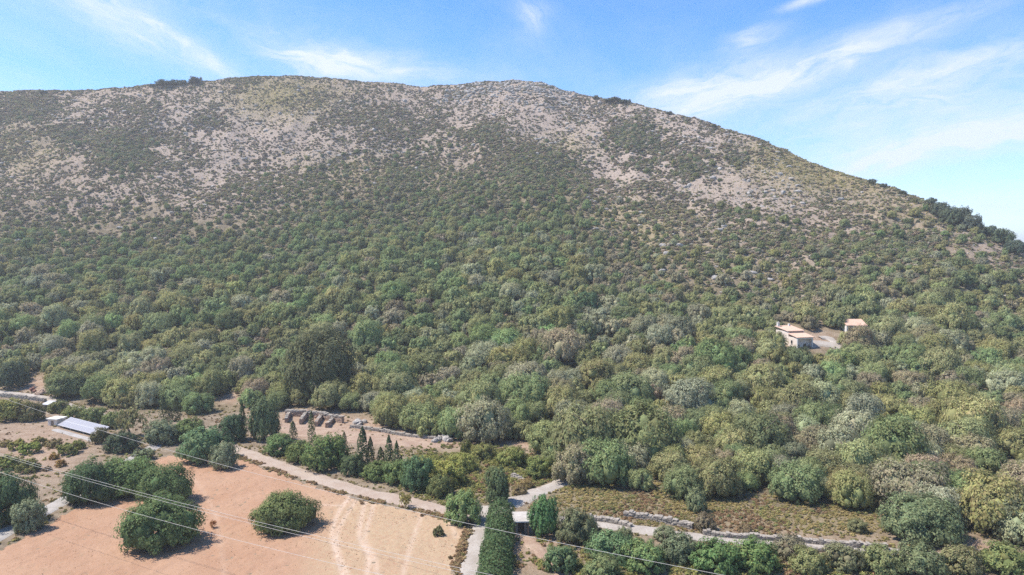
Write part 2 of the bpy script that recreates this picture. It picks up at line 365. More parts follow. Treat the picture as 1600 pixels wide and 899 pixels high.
strip('gravel_road', [(745, 806), (790, 790), (820, 778), (850, 766), (905, 746), (950, 735)], 3.6, .19, M['gravel'], seed=3, rag=.9)
strip('stony_track', [(812, 806), (870, 812), (930, 819), (1000, 829), (1100, 841), (1240, 851), (1380, 861), (1500, 876), (1620, 892)], 3.0, .12, M['gravel'], seed=4, rag=.6, ruts=.05)
strip('dirt_path', [(800, 825), (825, 845), (850, 868), (872, 890), (895, 925)], 2.0, .10, M['earth'], seed=5, rag=.6)
strip('concrete_lane', [(-60, 872), (0, 838), (50, 811), (100, 783), (160, 747), (225, 708), (262, 686), (300, 664)], 3.0, .15, M['lane'], seed=6, rag=.08)
strip('upper_lane', [(-60, 604), (0, 613), (60, 620), (100, 632), (140, 643), (175, 655)], 2.6, .12, M['gravel'], seed=7, rag=.5)

def inpoly(x, y, P):
    x = np.asarray(x, float); y = np.asarray(y, float); c = np.zeros(x.shape, bool); j = len(P) - 1
    for i in range(len(P)):
        xi, yi = P[i][0], P[i][1]; xj, yj = P[j][0], P[j][1]
        c ^= ((yi > y) != (yj > y)) & (x < (xj - xi) * (y - yi) / ((yj - yi) or 1e-9) + xi); j = i
    return c
FIELD_PX = [(-380, 1160), (-120, 950), (-40, 880), (20, 850), (70, 822), (120, 792), (180, 760), (235, 722), (262, 712), (300, 712), (365, 716), (430, 738), (500, 763), (560, 781), (620, 794), (690, 810), (722, 818), (730, 832), (718, 870), (704, 920), (692, 990), (662, 1160)]
FP = [at(*p) for p in FIELD_PX]
x0, x1 = min(p.x for p in FP), max(p.x for p in FP); y0, y1 = min(p.y for p in FP), max(p.y for p in FP)
gx = np.arange(x0, x1, .3); gy = np.arange(y0, y1, .3); GX, GY = np.meshgrid(gx, gy)
jx = GX + (fbm(GX / 1.2, GY / 1.2, 60, 2) - .5) * 1.6; jy = GY + (fbm(GX / 1.2, GY / 1.2, 63, 2) - .5) * 1.6
ins = inpoly(jx, jy, FP)
# wheel marks, set out as curves over the ground
def dist_line(X, Y, pts):
    d = np.full(np.shape(X), 1e9)
    for a, b in zip(pts[:-1], pts[1:]):
        ax, ay, bx, by = a[0], a[1], b[0], b[1]; L2 = (bx - ax) ** 2 + (by - ay) ** 2 + 1e-9
        t_l = np.clip(((X - ax) * (bx - ax) + (Y - ay) * (by - ay)) / L2, 0, 1)
        d = np.minimum(d, np.hypot(X - ax - t_l * (bx - ax), Y - ay - t_l * (by - ay)))
    return d
WHEEL = [[(548, 776), (530, 800), (520, 830), (524, 860), (536, 899)], [(560, 780), (545, 800), (527, 835), (530, 870), (545, 905)], [(572, 782), (566, 805), (562, 840), (576, 870), (572, 905)], [(585, 785), (577, 815), (570, 845), (585, 875), (590, 905)],
         [(660, 802), (650, 830), (640, 860), (628, 905)], [(300, 745), (330, 790), (345, 850), (350, 910)], [(560, 775), (535, 790), (505, 790)], [(690, 812), (705, 822), (712, 840)]]
wheel = np.zeros(GX.shape)
for i, c in enumerate(WHEEL):
    L = smooth_line([at(*p) for p in c], 6); k = [1, .8, .9, .7, .6, .25, .6, .7][i]
    wheel = np.maximum(wheel, k * np.exp(-(dist_line(GX, GY, L) / .38) ** 2))
wheel *= .8 + .5 * fbm(GX / 2.5, GY / 2.5, 71, 2)
fpx, fpy = proj(GX, GY, 0 * GX)
straw = np.clip(sm(fpx + (fbm(GX / 9, GY / 9, 73, 3) - .5) * 260, 400, 640) * .95 + .12, 0, 1)
GZ = hgt(GX, GY) + .07 + (fbm(GX / .9, GY / .9, 75, 2) - .5) * .16 + (fbm(GX / .35, GY / .35, 77, 1) - .5) * .09 - wheel * .02
ix = np.arange(GX.size).reshape(GX.shape)
quad = np.stack([ix[:-1, :-1], ix[:-1, 1:], ix[1:, 1:], ix[1:, :-1]], -1)
keep = ins[:-1, :-1] & ins[:-1, 1:] & ins[1:, 1:] & ins[1:, :-1]
q = quad[keep]; used = np.unique(q); remap = np.zeros(GX.size, int); remap[used] = np.arange(len(used))
fme = mesh_from('field', np.stack([GX, GY, GZ], -1).reshape(-1, 3)[used], remap[q], M['field'], True)
attr(fme, 'wheel', wheel.ravel()[used]); attr(fme, 'straw', straw.ravel()[used])
tag(obj('field', fme), kind='structure')
#@@VEG
# ------------------------------------------------------------------ plants: meshes shared by many
def leaves(C, N, size, rng, mat, name, slim=.55, extra=None):
    """one small pointed blade for every centre C with facing N"""
    n = len(C); N = N / (np.linalg.norm(N, axis=1, keepdims=True) + 1e-9)
    T = np.cross(N, rng.normal(size=(n, 3))); T /= (np.linalg.norm(T, axis=1, keepdims=True) + 1e-9); B = np.cross(N, T)
    s = (size * rng.uniform(.6, 1.35, n))[:, None]
    V = np.stack([C + T * s, C + B * s * slim + N * s * .12, C - T * s, C - B * s * slim + N * s * .12], 1).reshape(-1, 3)
    return mesh_from(name, V, np.arange(4 * n).reshape(n, 4), mat)
ICO = None
def with_core(me, LC, rad, mat):
    """the dense inside of every bough, so that one does not look straight through a crown"""
    import bmesh
    global ICO
    if ICO is None:
        bm = bmesh.new(); bmesh.ops.create_icosphere(bm, subdivisions=1, radius=1); ICO = (np.array([v.co for v in bm.verts]), np.array([[v.index for v in f.verts] for f in bm.faces])); bm.free()
    iv, fi = ICO; n0 = len(me.vertices); co = np.empty(n0 * 3, np.float32); me.vertices.foreach_get('co', co); nq = len(me.polygons)
    CV = (LC[:, None, :] + iv[None] * rad[:, None, None] * [1, 1, .92]).reshape(-1, 3); CV[:, 2] = np.maximum(CV[:, 2], .02)
    CF = (fi[None] + (np.arange(len(LC)) * len(iv))[:, None, None] + n0).reshape(-1, 3)
    V = np.concatenate([co.reshape(-1, 3), CV]); nt = len(CF); nm = me.name; bpy.data.meshes.remove(me); me = bpy.data.meshes.new(nm)
    me.vertices.add(len(V)); me.vertices.foreach_set('co', V.astype(np.float32).ravel()); me.loops.add(nq * 4 + nt * 3)
    me.loops.foreach_set('vertex_index', np.concatenate([np.arange(nq * 4), CF.ravel()]).astype(np.int32)); me.polygons.add(nq + nt)
    me.polygons.foreach_set('loop_start', np.concatenate([np.arange(nq) * 4, nq * 4 + np.arange(nt) * 3]).astype(np.int32)); me.update(calc_edges=True); me.materials.append(mat)
    return me
def unit(rng, n):
    d = rng.normal(size=(n, 3)); return d / np.linalg.norm(d, axis=1, keepdims=True)
def dome_crown(name, seed, nl=11, npuff=10, nleaf=2600, ls=.075, top=1.0, skirt=.0, spread=.62, lobe=(.30, .44), core_k=.57, mat=None):
    """crown of radius 1 and height 1: big boughs, each carrying leafy puffs"""
    rng = np.random.default_rng(seed)
    th = np.arange(nl) * 2.4 + rng.uniform(0, 1, nl); r = spread * np.sqrt((np.arange(nl) + .5) / nl) * rng.uniform(.85, 1.15, nl)
    rad = rng.uniform(*lobe, nl); zc = (1 - rad * .8) * np.sqrt(np.clip(1 - (r / 1.0) ** 2 * 1.05, .05, 1)) * rng.uniform(.72, 1.02, nl) * top
    zc = np.maximum(zc, rad * .75 + skirt)
    LC = np.stack([r * np.cos(th), r * np.sin(th), zc], 1)
    if skirt < .12:                      # low boughs that reach the ground
        k = max(7, nl); a = np.arange(k) * 6.283 / k + rng.uniform(-.3, .3, k); rr = rng.uniform(.52, .70, k); r2 = rng.uniform(.24, .36, k)
        LC = np.concatenate([LC, np.stack([rr * np.cos(a), rr * np.sin(a), r2 * .9 + skirt], 1)]); rad = np.concatenate([rad, r2])
    m = len(LC); PC = []; PR = []; core = rad.copy()
    for i in range(m):
        d = unit(rng, npuff); d[:, 2] = np.where(d[:, 2] < -.45, -d[:, 2], d[:, 2])
        PC.append(LC[i] + d * rad[i] * rng.uniform(.72, 1.05, (npuff, 1)) * [1, 1, .9]); PR.append(rad[i] * rng.uniform(.26, .46, npuff))
    PC = np.concatenate(PC); PR = np.concatenate(PR)
    per = PR ** 2 / (PR ** 2).sum(); pick = rng.choice(len(PC), int(nleaf * 1.5), p=per)
    d = unit(rng, len(pick)); C = PC[pick] + d * PR[pick][:, None] * (1 - .55 * rng.random((len(pick), 1)) ** 2)
    big = pick // npuff
    out = C - LC[big]; out /= np.linalg.norm(out, axis=1, keepdims=True) + 1e-6
    deep = np.zeros(len(C), bool)
    for i in range(m):
        deep |= (np.linalg.norm((C - LC[i]) / rad[i], axis=1) < .78) & (big != i)
    good = ~deep & (C[:, 2] > .015); C = C[good][:nleaf]; d = d[good][:nleaf]; out = out[good][:nleaf]
    dome = C - [0, 0, .15]; dome = dome / (np.linalg.norm(dome, axis=1, keepdims=True) + 1e-6)
    N = d * .32 + out * .45 + dome * .75 + [0, 0, .15] + rng.normal(size=C.shape) * .25
    return with_core(leaves(C, N, ls, rng, mat or M['leaf'], name), LC, core * core_k, mat or M['leaf'])
def cypress_crown(name, seed, nleaf=900, ls=.16):
    rng = np.random.default_rng(seed); z = rng.random(nleaf * 2) ** .85; prof = np.interp(z, [0, .06, .25, .6, .85, 1], [.35, .8, 1, .78, .42, .05])
    a = rng.uniform(0, 6.28, len(z)); rr = prof * (1 - .35 * rng.random(len(z)) ** 2) * (1 + .16 * np.sin(a * 3 + z * 19 + seed))
    C = np.stack([rr * np.cos(a), rr * np.sin(a), z * .97 + .01], 1)[:nleaf]
    N = np.stack([np.cos(a), np.sin(a), .35 + 0 * a], 1)[:nleaf] + rng.normal(size=C.shape) * .4
    V = leaves(C * [1, 1, 6], N, ls, rng, M['leaf'], name, .5)
    co = np.empty(len(V.vertices) * 3, np.float32); V.vertices.foreach_get('co', co); co = co.reshape(-1, 3); co[:, 2] /= 6; V.vertices.foreach_set('co', co.ravel())
    return V
def pine_crown(name, seed, nl=9, nleaf=1500, ls=.07):
    rng = np.random.default_rng(seed); LC = []; rad = []
    for i in range(nl):
        a = i * 2.4 + rng.uniform(0, .6); r = .66 * math.sqrt((i + .4) / nl); LC.append((r * math.cos(a), r * math.sin(a), .86 - .34 * r * r - rng.uniform(0, .24))); rad.append(rng.uniform(.24, .40))
    LC = np.array(LC); rad = np.array(rad); pick = rng.integers(0, nl, nleaf); d = unit(rng, nleaf)
    C = LC[pick] + d * rad[pick][:, None] * [1, 1, .42] * (1 - .5 * rng.random((nleaf, 1)) ** 2)
    return leaves(C, d + [0, 0, .5] + rng.normal(size=C.shape) * .5, ls, rng, M['leaf'], name, .4)
def sparse_crown(name, seed, nleaf=500, ls=.09, nt=12):
    rng = np.random.default_rng(seed); T = unit(rng, nt) * rng.uniform(.4, .8, (nt, 1)); T[:, 2] = np.abs(T[:, 2]) * .5 + .45
    pick = rng.integers(0, nt, nleaf); C = T[pick] + rng.normal(size=(nleaf, 3)) * .13
    return leaves(C, rng.normal(size=C.shape) + [0, 0, .4], ls, rng, M['leaf'], name, .5)
def blades(name, seed, n=46, lean=.9, width=.05, mat=None):
    """a tuft: thin blades that rise and arch outwards, radius about 1, height about 1"""
    rng = np.random.default_rng(seed); V = []; Fc = []
    for i in range(n):
        a = rng.uniform(0, 6.28); r0 = rng.uniform(0, .25); l = rng.uniform(.3, 1) * lean; hh = rng.uniform(.45, 1.0)
        c, s = math.cos(a), math.sin(a); wx, wy = -s * width, c * width
        b = len(V)
        V += [(c * r0 - wx, s * r0 - wy, 0), (c * r0 + wx, s * r0 + wy, 0), (c * (r0 + l * .45) + wx, s * (r0 + l * .45) + wy, hh * .8), (c * (r0 + l * .45) - wx, s * (r0 + l * .45) - wy, hh * .8), (c * (r0 + l), s * (r0 + l), hh * rng.uniform(.7, 1.05))]
        Fc += [(b, b + 1, b + 2, b + 3), (b + 3, b + 2, b + 4)]
    return mesh_from(name, V, Fc, mat or M['grass'])
def rock_mesh(name, seed, mat, sub=2):
    import bmesh
    bm = bmesh.new(); bmesh.ops.create_icosphere(bm, subdivisions=sub, radius=1); rng = np.random.default_rng(seed); D = unit(rng, 9); K = rng.uniform(.55, .95, 9)
    for v in bm.verts:
        c = np.array(v.co); s = 1.0
        for d, k in zip(D, K):
            t_r = float(c @ d)
            if t_r > 0: s = min(s, k / t_r)
        v.co = Vector(c * s) * (1 + float(rng.uniform(-.04, .04)))
    me = bpy.data.meshes.new(name); bm.to_mesh(me); bm.free(); me.materials.append(mat); return me
def trunk_mesh(name, seed, h=1.0, r=.06, limbs=5, fork=.3, mat=None):
    """tapered, bent trunk with limbs; height 1, to be scaled"""
    rnd = random.Random(seed); mb = MB(); p = Vector((0, 0, -.04)); bend = Vector((rnd.uniform(-.08, .08), rnd.uniform(-.08, .08), 0)); tops = []
    for i in range(4):
        q = p + Vector((bend.x * (1 + .5 * i), bend.y, h * .2)); mb.cyl(p, q, r * (1 - .17 * i), r * (1 - .17 * (i + 1)), 7); p = q
        if i >= 1: tops.append((p.copy(), r * (1 - .17 * (i + 1))))
    for i in range(limbs):
        b, rr = tops[i % len(tops)] if i else tops[0]; a = i * 2.4 + rnd.random(); l = rnd.uniform(.28, .5)
        m1 = b + Vector((math.cos(a) * l * .5, math.sin(a) * l * .5, l * .35)); m2 = m1 + Vector((math.cos(a) * l * .55, math.sin(a) * l * .55, l * .3))
        mb.cyl(b, m1, rr * .7, rr * .45, 6); mb.cyl(m1, m2, rr * .45, rr * .12, 5)
    return mesh_from(name, mb.v, mb.f, mat or M['bark'], True)

WOOD = [dome_crown('wood_crown', 100 + i, nl=8 + i % 5, npuff=9, nleaf=3600, ls=.056, spread=.58 + .03 * (i % 3)) for i in range(10)]
WOODN = [dome_crown('wood_crown_near', 150 + i, nl=9 + i % 5, npuff=14, nleaf=8500, ls=.034, spread=.58 + .03 * (i % 3), core_k=.66) for i in range(10)]
NEAR = [dome_crown('broad_crown', 200 + i, nl=13 + i % 4, npuff=16, nleaf=14000, ls=.031, spread=.62, core_k=.68) for i in range(5)]
MID = [dome_crown('garden_crown', 300 + i, nl=9 + i % 3, npuff=12, nleaf=5200, ls=.046, spread=.58) for i in range(6)]
BUSH = [dome_crown('bush_crown', 400 + i, nl=6 + i % 3, npuff=7, nleaf=1300, ls=.08, spread=.6, lobe=(.3, .46)) for i in range(5)]
SCRUB = [dome_crown('scrub_crown', 500 + i, nl=4 + i % 3, npuff=5, nleaf=190, ls=.17, spread=.6, lobe=(.32, .5)) for i in range(6)]
CYP = [cypress_crown('cypress_crown', 600 + i) for i in range(4)]
PINE = [pine_crown('pine_crown', 700 + i) for i in range(4)]
THIN = [sparse_crown('sparse_crown', 750 + i) for i in range(3)]
TUFT = [blades('tuft', 800 + i, 34, .8, .07) for i in range(4)]
TRUNK = [trunk_mesh('trunk', 900 + i) for i in range(4)]
TRUNKP = [trunk_mesh('pine_trunk', 950 + i, r=.03, limbs=4) for i in range(2)]
ROCKS = [rock_mesh('rock', 1000 + i, M['limestone'], 2) for i in range(5)]

def jit(c, rng, k=.12):
    v = 1 + rng.normal() * k
    return [max(.005, c[0] * v * (1 + rng.normal() * .05)), max(.005, c[1] * v), max(.005, c[2] * v * (1 + rng.normal() * .08))]
LEAFK = 2.0            # brightens every plant tint, in place of more fill light on the wood
PRNG = np.random.default_rng(11)
def tree(name, p, w_, h_, crown, trunk, tint, label, cat, group=None, crown_name='crown', trunk_name='trunk', lift=0.0, tw=None):
    """a plant: an Empty at its foot, a trunk and a crown"""
    o = empty(name, (p.x, p.y, float(hgt(p.x, p.y)) - .05), PRNG.uniform(0, 6.28)); tag(o, label, cat, group)
    c = obj(crown_name, crown, o); c.scale = (w_ / 2, w_ / 2, h_ * (1 - lift)); c.location = (0, 0, h_ * lift); c['tint'] = [float(x) * LEAFK for x in tint]
    if trunk is not None:
        t_o = obj(trunk_name, trunk, o); k = tw or max(1.2, w_ * .55); t_o.scale = (k, k, h_ * .95)
    return o
def plant(name, px, py, wpx, hpx, crown, tint, label, cat='tree', group=None, trunk=0, shrub=False, **kw):
    """px, py: where the foot of its near side stands; wpx, hpx: how large it shows"""
    p = at(px, py); k = ppm(p); w_ = 1.08 * wpx / k; th = math.atan2(CAMZ - p.z, p.y)
    h_ = max(.5 * w_ if w_ > .8 else .4, (.86 if name != 'cypress_tree' else 1.0) * (hpx / k - .30 * w_ * math.sin(th)) / math.cos(th))
    f = (p.y + .40 * w_) / p.y; q = Vector((p.x * f, p.y * f, 0))
    if shrub: return tree(name, q, w_, h_, crown, TRUNK[trunk % 4], tint, label, cat, group, 'foliage', 'stem', **kw)
    return tree(name, q, w_, h_, crown, TRUNK[trunk % 4], tint, label, cat, group, **kw)

CAROB = (.070, .096, .042); DEEP = (.055, .080, .040); OLIVE = (.125, .130, .055); GREYG = (.125, .140, .085); YELG = (.165, .165, .050); BROWN = (.135, .105, .065); CYPC = (.050, .062, .030); MIDG = (.085, .118, .048)

# trees and bushes of the field and its borders, one by one
plant('evergreen_tree', 250, 874, 128, 96, NEAR[0], CAROB, 'big round dark green tree standing alone in the ploughed field, wires crossing it')
plant('evergreen_tree', 143, 796, 82, 80, NEAR[1], DEEP, 'dark green tree at the lane end of the clump beside the ploughed field', group='clump of trees at the field edge')
plant('evergreen_tree', 198, 786, 100, 74, NEAR[2], MIDG, 'bright green broad tree in the middle of the clump beside the ploughed field', group='clump of trees at the field edge')
plant('evergreen_tree', 258, 800, 84, 78, NEAR[3], CAROB, 'dark tree at the field end of the clump, behind the big lone round tree', group='clump of trees at the field edge')
plant('evergreen_tree', 6, 832, 92, 96, NEAR[4], DEEP, 'very dark tree cut by the left edge of the picture, beside the concrete lane')
plant('shrub', 46, 838, 52, 56, MID[0], GREYG, 'grey-green rounded bush beside the concrete lane, next to the very dark tree', 'bush', shrub=True)
plant('evergreen_tree', 445, 842, 104, 62, NEAR[1], (.090, .106, .044), 'wide low bright green tree standing alone in the middle of the ploughed field')
plant('evergreen_tree', 322, 730, 84, 66, MID[1], (.080, .118, .060), 'blue-green tree at the top of the ploughed field beside the dirt road')
plant('evergreen_tree', 350, 738, 44, 48, MID[2], GREYG, 'small grey-green tree at the top of the ploughed field, its shade falling towards the road')
plant('evergreen_tree', 255, 700, 66, 44, MID[3], (.10, .115, .07), 'grey-green tree overhanging the top end of the concrete lane')
plant('evergreen_tree', 296, 694, 58, 42, MID[4], (.09, .115, .045), 'green tree between the concrete lane and the blue-green tree')
plant('evergreen_tree', 724, 826, 62, 60, MID[5], (.115, .150, .062), 'pale rounded tree at the corner where dirt road and gravel path meet')
plant('evergreen_tree', 776, 794, 44, 66, MID[0], (.085, .105, .052), 'upright green tree at the road junction, just beyond the tall hedge')
plant('evergreen_tree', 850, 845, 50, 74, MID[1], (.065, .115, .048), 'upright oval bright green tree beside the small flat-roofed shelter')
plant('shrub', 898, 858, 62, 62, MID[2], (.095, .100, .055), 'dull olive bush beside the oval green tree at the stony track', 'bush', shrub=True)
plant('shrub', 876, 902, 62, 48, MID[3], (.080, .112, .055), 'round green bush beside the dirt path below the shelter', 'bush', shrub=True)
plant('shrub', 685, 842, 20, 20, BUSH[0], (.085, .085, .04), 'tiny dark bush alone on the straw-coloured end of the field', 'bush', shrub=True)
plant('sapling', 634, 799, 26, 32, THIN[0], (.16, .14, .05), 'thin sparse sapling at the field edge beside the dirt road', 'sapling')
plant('sapling', 334, 830, 16, 16, THIN[1], (.20, .10, .05), 'small rusty dry sapling in the ploughed field between two trees', 'sapling')
plant('evergreen_tree', 205, 690, 54, 62, THIN[2], (.12, .115, .055), 'thin airy tree with a bare trunk beyond the solar panels', lift=.05)
plant('shrub', 190, 712, 56, 36, MID[4], (.055, .07, .042), 'dark blue-green bush beside the concrete lane below the airy tree', 'bush', shrub=True)
plant('shrub', 156, 696, 28, 30, MID[5], (.085, .08, .04), 'small dark bush at the end of the solar panels', 'bush', shrub=True)
plant('shrub', 226, 722, 34, 20, BUSH[1], (.11, .125, .07), 'low grey-green bush at the edge of the concrete lane above the clump', 'bush', shrub=True)
plant('shrub', 364, 694, 46, 48, MID[0], (.05, .075, .042), 'dark blue-green bush at the upper end of the dirt road', 'bush', shrub=True)
plant('evergreen_tree', 413, 694, 50, 80, MID[1], (.075, .095, .05), 'tall dense tree beside the ruined stone stalls')
for i, (a, b, c, d, tn, lb) in enumerate([
        (436, 716, 54, 36, MIDG, 'bluish green bush at the upper end of the roadside row, below the tall dense tree'), (470, 727, 50, 40, (.085, .105, .04), 'second bush of the roadside row, below the ruined stone stalls'),
        (512, 741, 78, 64, (.075, .100, .038), 'largest and tallest bush of the row along the dirt road'), (552, 748, 44, 40, (.07, .09, .045), 'dark bush of the roadside row just past its largest bush'),
        (590, 756, 52, 34, (.09, .115, .045), 'low green bush of the roadside row below the pair of tall cypresses'), (622, 762, 48, 44, (.095, .125, .05), 'fresh green bush of the roadside row below the thin cypresses'),
        (652, 773, 58, 62, (.065, .100, .05), 'deep green bush near the lower end of the roadside row, past the last cypress'), (690, 781, 46, 40, (.085, .095, .04), 'last bush of the roadside row, behind the pale rounded tree')]):
    plant('shrub', a, b, c, d, MID[i % 6], tn, lb, 'bush', 'bushes along the dirt road', shrub=True)
CY = [(458, 692, 11, 30, 'short cypress in front of the ruined stone stalls, nearest the tall dense tree'), (487, 692, 10, 44, 'slim brown cypress in front of the middle of the ruined stone stalls'), (538, 702, 8, 24, 'tiny cypress tip behind the largest roadside bush'),
      (567, 742, 18, 66, 'tallest cypress of the row on the bare slope'), (579, 742, 13, 52, 'cypress touching the lower side of the tallest cypress'), (595, 742, 14, 38, 'short broad cypress between the tall pair and the thin pair'),
      (608, 744, 13, 56, 'thin pointed cypress, taller of the thin pair on the bare slope'), (620, 746, 11, 50, 'thin pointed cypress, shorter of the thin pair on the bare slope'), (627, 746, 8, 30, 'smallest cypress at the lower end of the row on the bare slope'),
      (379, 688, 11, 52, 'dark brown cypress between the upper bush and the tall dense tree'), (256, 660, 11, 36, 'dark cypress of the pair above the concrete lane, nearer the solar panels'), (276, 660, 12, 36, 'dark cypress of the pair above the concrete lane, farther from the solar panels'), (266, 660, 7, 22, 'small cypress standing between the dark pair above the concrete lane')]
for i, (a, b, c, d, lb) in enumerate(CY):
    plant('cypress_tree', a, b, c * 1.15, d * 1.12, CYP[i % 4], jit(CYPC, PRNG, .15), lb, 'cypress', 'cypresses above the dirt road', trunk=i, tw=.9)
# upper left: hedges by the lanes, orchard plot
for i, (a, b, c, d, tn, lb) in enumerate([(18, 662, 54, 42, (.13, .13, .045), 'olive green hedge bush at the left picture edge above the orchard plot'), (48, 662, 46, 38, (.10, .095, .045), 'brownish hedge bush between the picture edge and the white-roofed hut'),
        (92, 648, 34, 24, (.11, .115, .05), 'small hedge bush behind the white-roofed hut'), (116, 658, 36, 26, (.12, .13, .05), 'hedge bush behind the middle of the solar panels'), (146, 664, 40, 28, (.115, .13, .055), 'hedge bush behind the far end of the solar panels'), (176, 672, 36, 30, (.10, .12, .05), 'last hedge bush between solar panels and airy tree'),
        (20, 612, 44, 50, (.055, .07, .045), 'dark grey-green tree-like bush by the upper lane at the left picture edge')]):
    plant('shrub', a, b, c, d, MID[(i + 2) % 6], tn, lb, 'bush', 'hedge bushes by the upper lane', shrub=True)
ORCH = [(28, 706, 30, 16, (.13, .12, .04)), (48, 712, 34, 24, (.12, .14, .04)), (14, 738, 40, 28, (.11, .12, .04)), (46, 742, 38, 26, (.12, .12, .045)), (62, 700, 26, 16, (.14, .12, .05)), (85, 702, 26, 14, (.15, .12, .06)),
        (108, 714, 34, 24, (.11, .115, .04)), (124, 704, 22, 18, (.12, .13, .04)), (84, 720, 16, 12, (.17, .11, .04)), (94, 732, 18, 14, (.17, .11, .045)), (74, 738, 14, 10, (.14, .10, .06)), (10, 700, 20, 12, (.15, .12, .05))]
ON = ['olive-tinged low bush in the orchard plot below the white-roofed hut', 'bright green bush in the middle of the orchard plot', 'wide green bush at the left edge of the orchard plot above the very dark tree', 'second wide bush beside the very dark tree in the orchard plot',
      'low bush in the orchard plot facing the near end of the solar panels', 'dry thin bush in the orchard plot facing the middle of the solar panels', 'green bush at the lane side of the orchard plot above the clump', 'small yellow-green bush nearest the solar panels in the orchard plot',
      'small rusty bush in the orchard plot above the tree clump', 'second small rusty bush, closest to the tree clump', 'tiny brown bush at the lower end of the orchard plot', 'small dry bush at the left picture edge of the orchard plot']
for i, (o_, lb) in enumerate(zip(ORCH, ON)):
    plant('shrub', *o_[:4], BUSH[i % 5], o_[4], lb, 'bush', 'bushes of the orchard plot', shrub=True)
# weedy corner between road and wood
for i, (a, b, c, d, tn, lb) in enumerate([(700, 766, 66, 34, YELG, 'widest yellow-green bush of the weedy corner above the pale rounded tree'), (668, 742, 44, 26, YELG, 'yellow-green bush of the weedy corner beside the bare slope'), (722, 742, 50, 28, (.15, .155, .05), 'yellow-green bush in the middle of the weedy corner'),
        (728, 712, 20, 26, (.09, .095, .035), 'small dark green bush standing up out of the weedy corner'), (755, 722, 44, 26, (.135, .135, .05), 'olive bush at the upper end of the weedy corner'), (800, 734, 54, 36, (.12, .13, .045), 'olive green bush above the gravel road fork'),
        (842, 752, 48, 40, (.11, .125, .045), 'darker olive bush at the upper side of the gravel road fork'), (820, 766, 26, 16, (.17, .13, .06), 'low tan bush inside the gravel road fork'), (812, 776, 24, 18, (.14, .11, .06), 'low brownish bush at the gravel road fork beside the upright tree')]):
    plant('shrub', a, b, c, d, MID[i % 6], tn, lb, 'bush', 'bushes of the weedy corner', shrub=True)
# bushes below and beside the stony track
for i, (a, b, c, d, tn, lb) in enumerate([
        (955, 890, 78, 56, (.085, .125, .06), 'bluish green bush below the stony track, under the single cable'), (1006, 905, 76, 56, (.10, .135, .055), 'yellowish green bush at the bottom edge, next to the bluish green bush'), (940, 912, 60, 40, (.11, .13, .06), 'low bush at the bottom edge between dirt path and bluish green bush'),
        (1062, 890, 74, 54, (.085, .10, .058), 'grey-green bush below the stony track where the cable dips out of view'), (1118, 908, 86, 62, (.075, .115, .045), 'deep green bush at the bottom edge past the cable'), (1176, 905, 84, 54, (.085, .12, .045), 'broad green bush at the bottom edge, in the middle of the lower thicket'),
        (975, 850, 30, 26, (.11, .12, .065), 'small pale bush growing against the lower stone wall'), (1040, 852, 40, 26, (.125, .135, .08), 'pale grey-green bush hiding part of the stony track'), (1232, 880, 60, 40, (.12, .11, .07), 'brownish bush below the stony track'), (1262, 905, 66, 44, (.13, .135, .06), 'olive bush at the bottom edge below the brownish bush'),
        (1318, 900, 70, 44, (.12, .12, .065), 'dull olive bush at the bottom edge below the end of the stone wall'), (1376, 905, 72, 48, (.12, .13, .06), 'olive green bush at the bottom edge below the big lone tree'), (1436, 908, 76, 44, (.10, .115, .06), 'green bush at the bottom edge, third from the right corner'),
        (1500, 906, 70, 40, (.125, .12, .06), 'brown-green bush at the bottom edge, second from the right corner'), (1568, 908, 80, 50, (.11, .125, .05), 'green bush in the bottom right corner'), (1088, 806, 36, 44, (.125, .14, .075), 'slim pale sapling-like bush standing in the dry meadow'),
        (1102, 836, 40, 34, (.12, .10, .065), 'brownish bush at the upper stone wall below the meadow'), (1165, 838, 26, 16, (.13, .10, .06), 'low rusty bush at the meadow edge by the stony track'), (918, 838, 34, 34, (.12, .125, .075), 'greyish bush where stony track and dull olive bush meet'), (1340, 836, 34, 22, (.12, .12, .06), 'low bush at the meadow end beside the big lone tree')]):
    plant('shrub', a, b, c, d, MID[(i * 5 + 1) % 6], tn, lb, 'bush', 'bushes along the stony track', shrub=True)
plant('evergreen_tree', 1438, 864, 128, 92, NEAR[2], (.095, .115, .060), 'big spreading grey-green tree at the end of the stony track, before the wood')
plant('evergreen_tree', 1562, 850, 112, 96, NEAR[3], (.095, .100, .060), 'big dark-based tree at the right picture edge beside bare reddish ground')
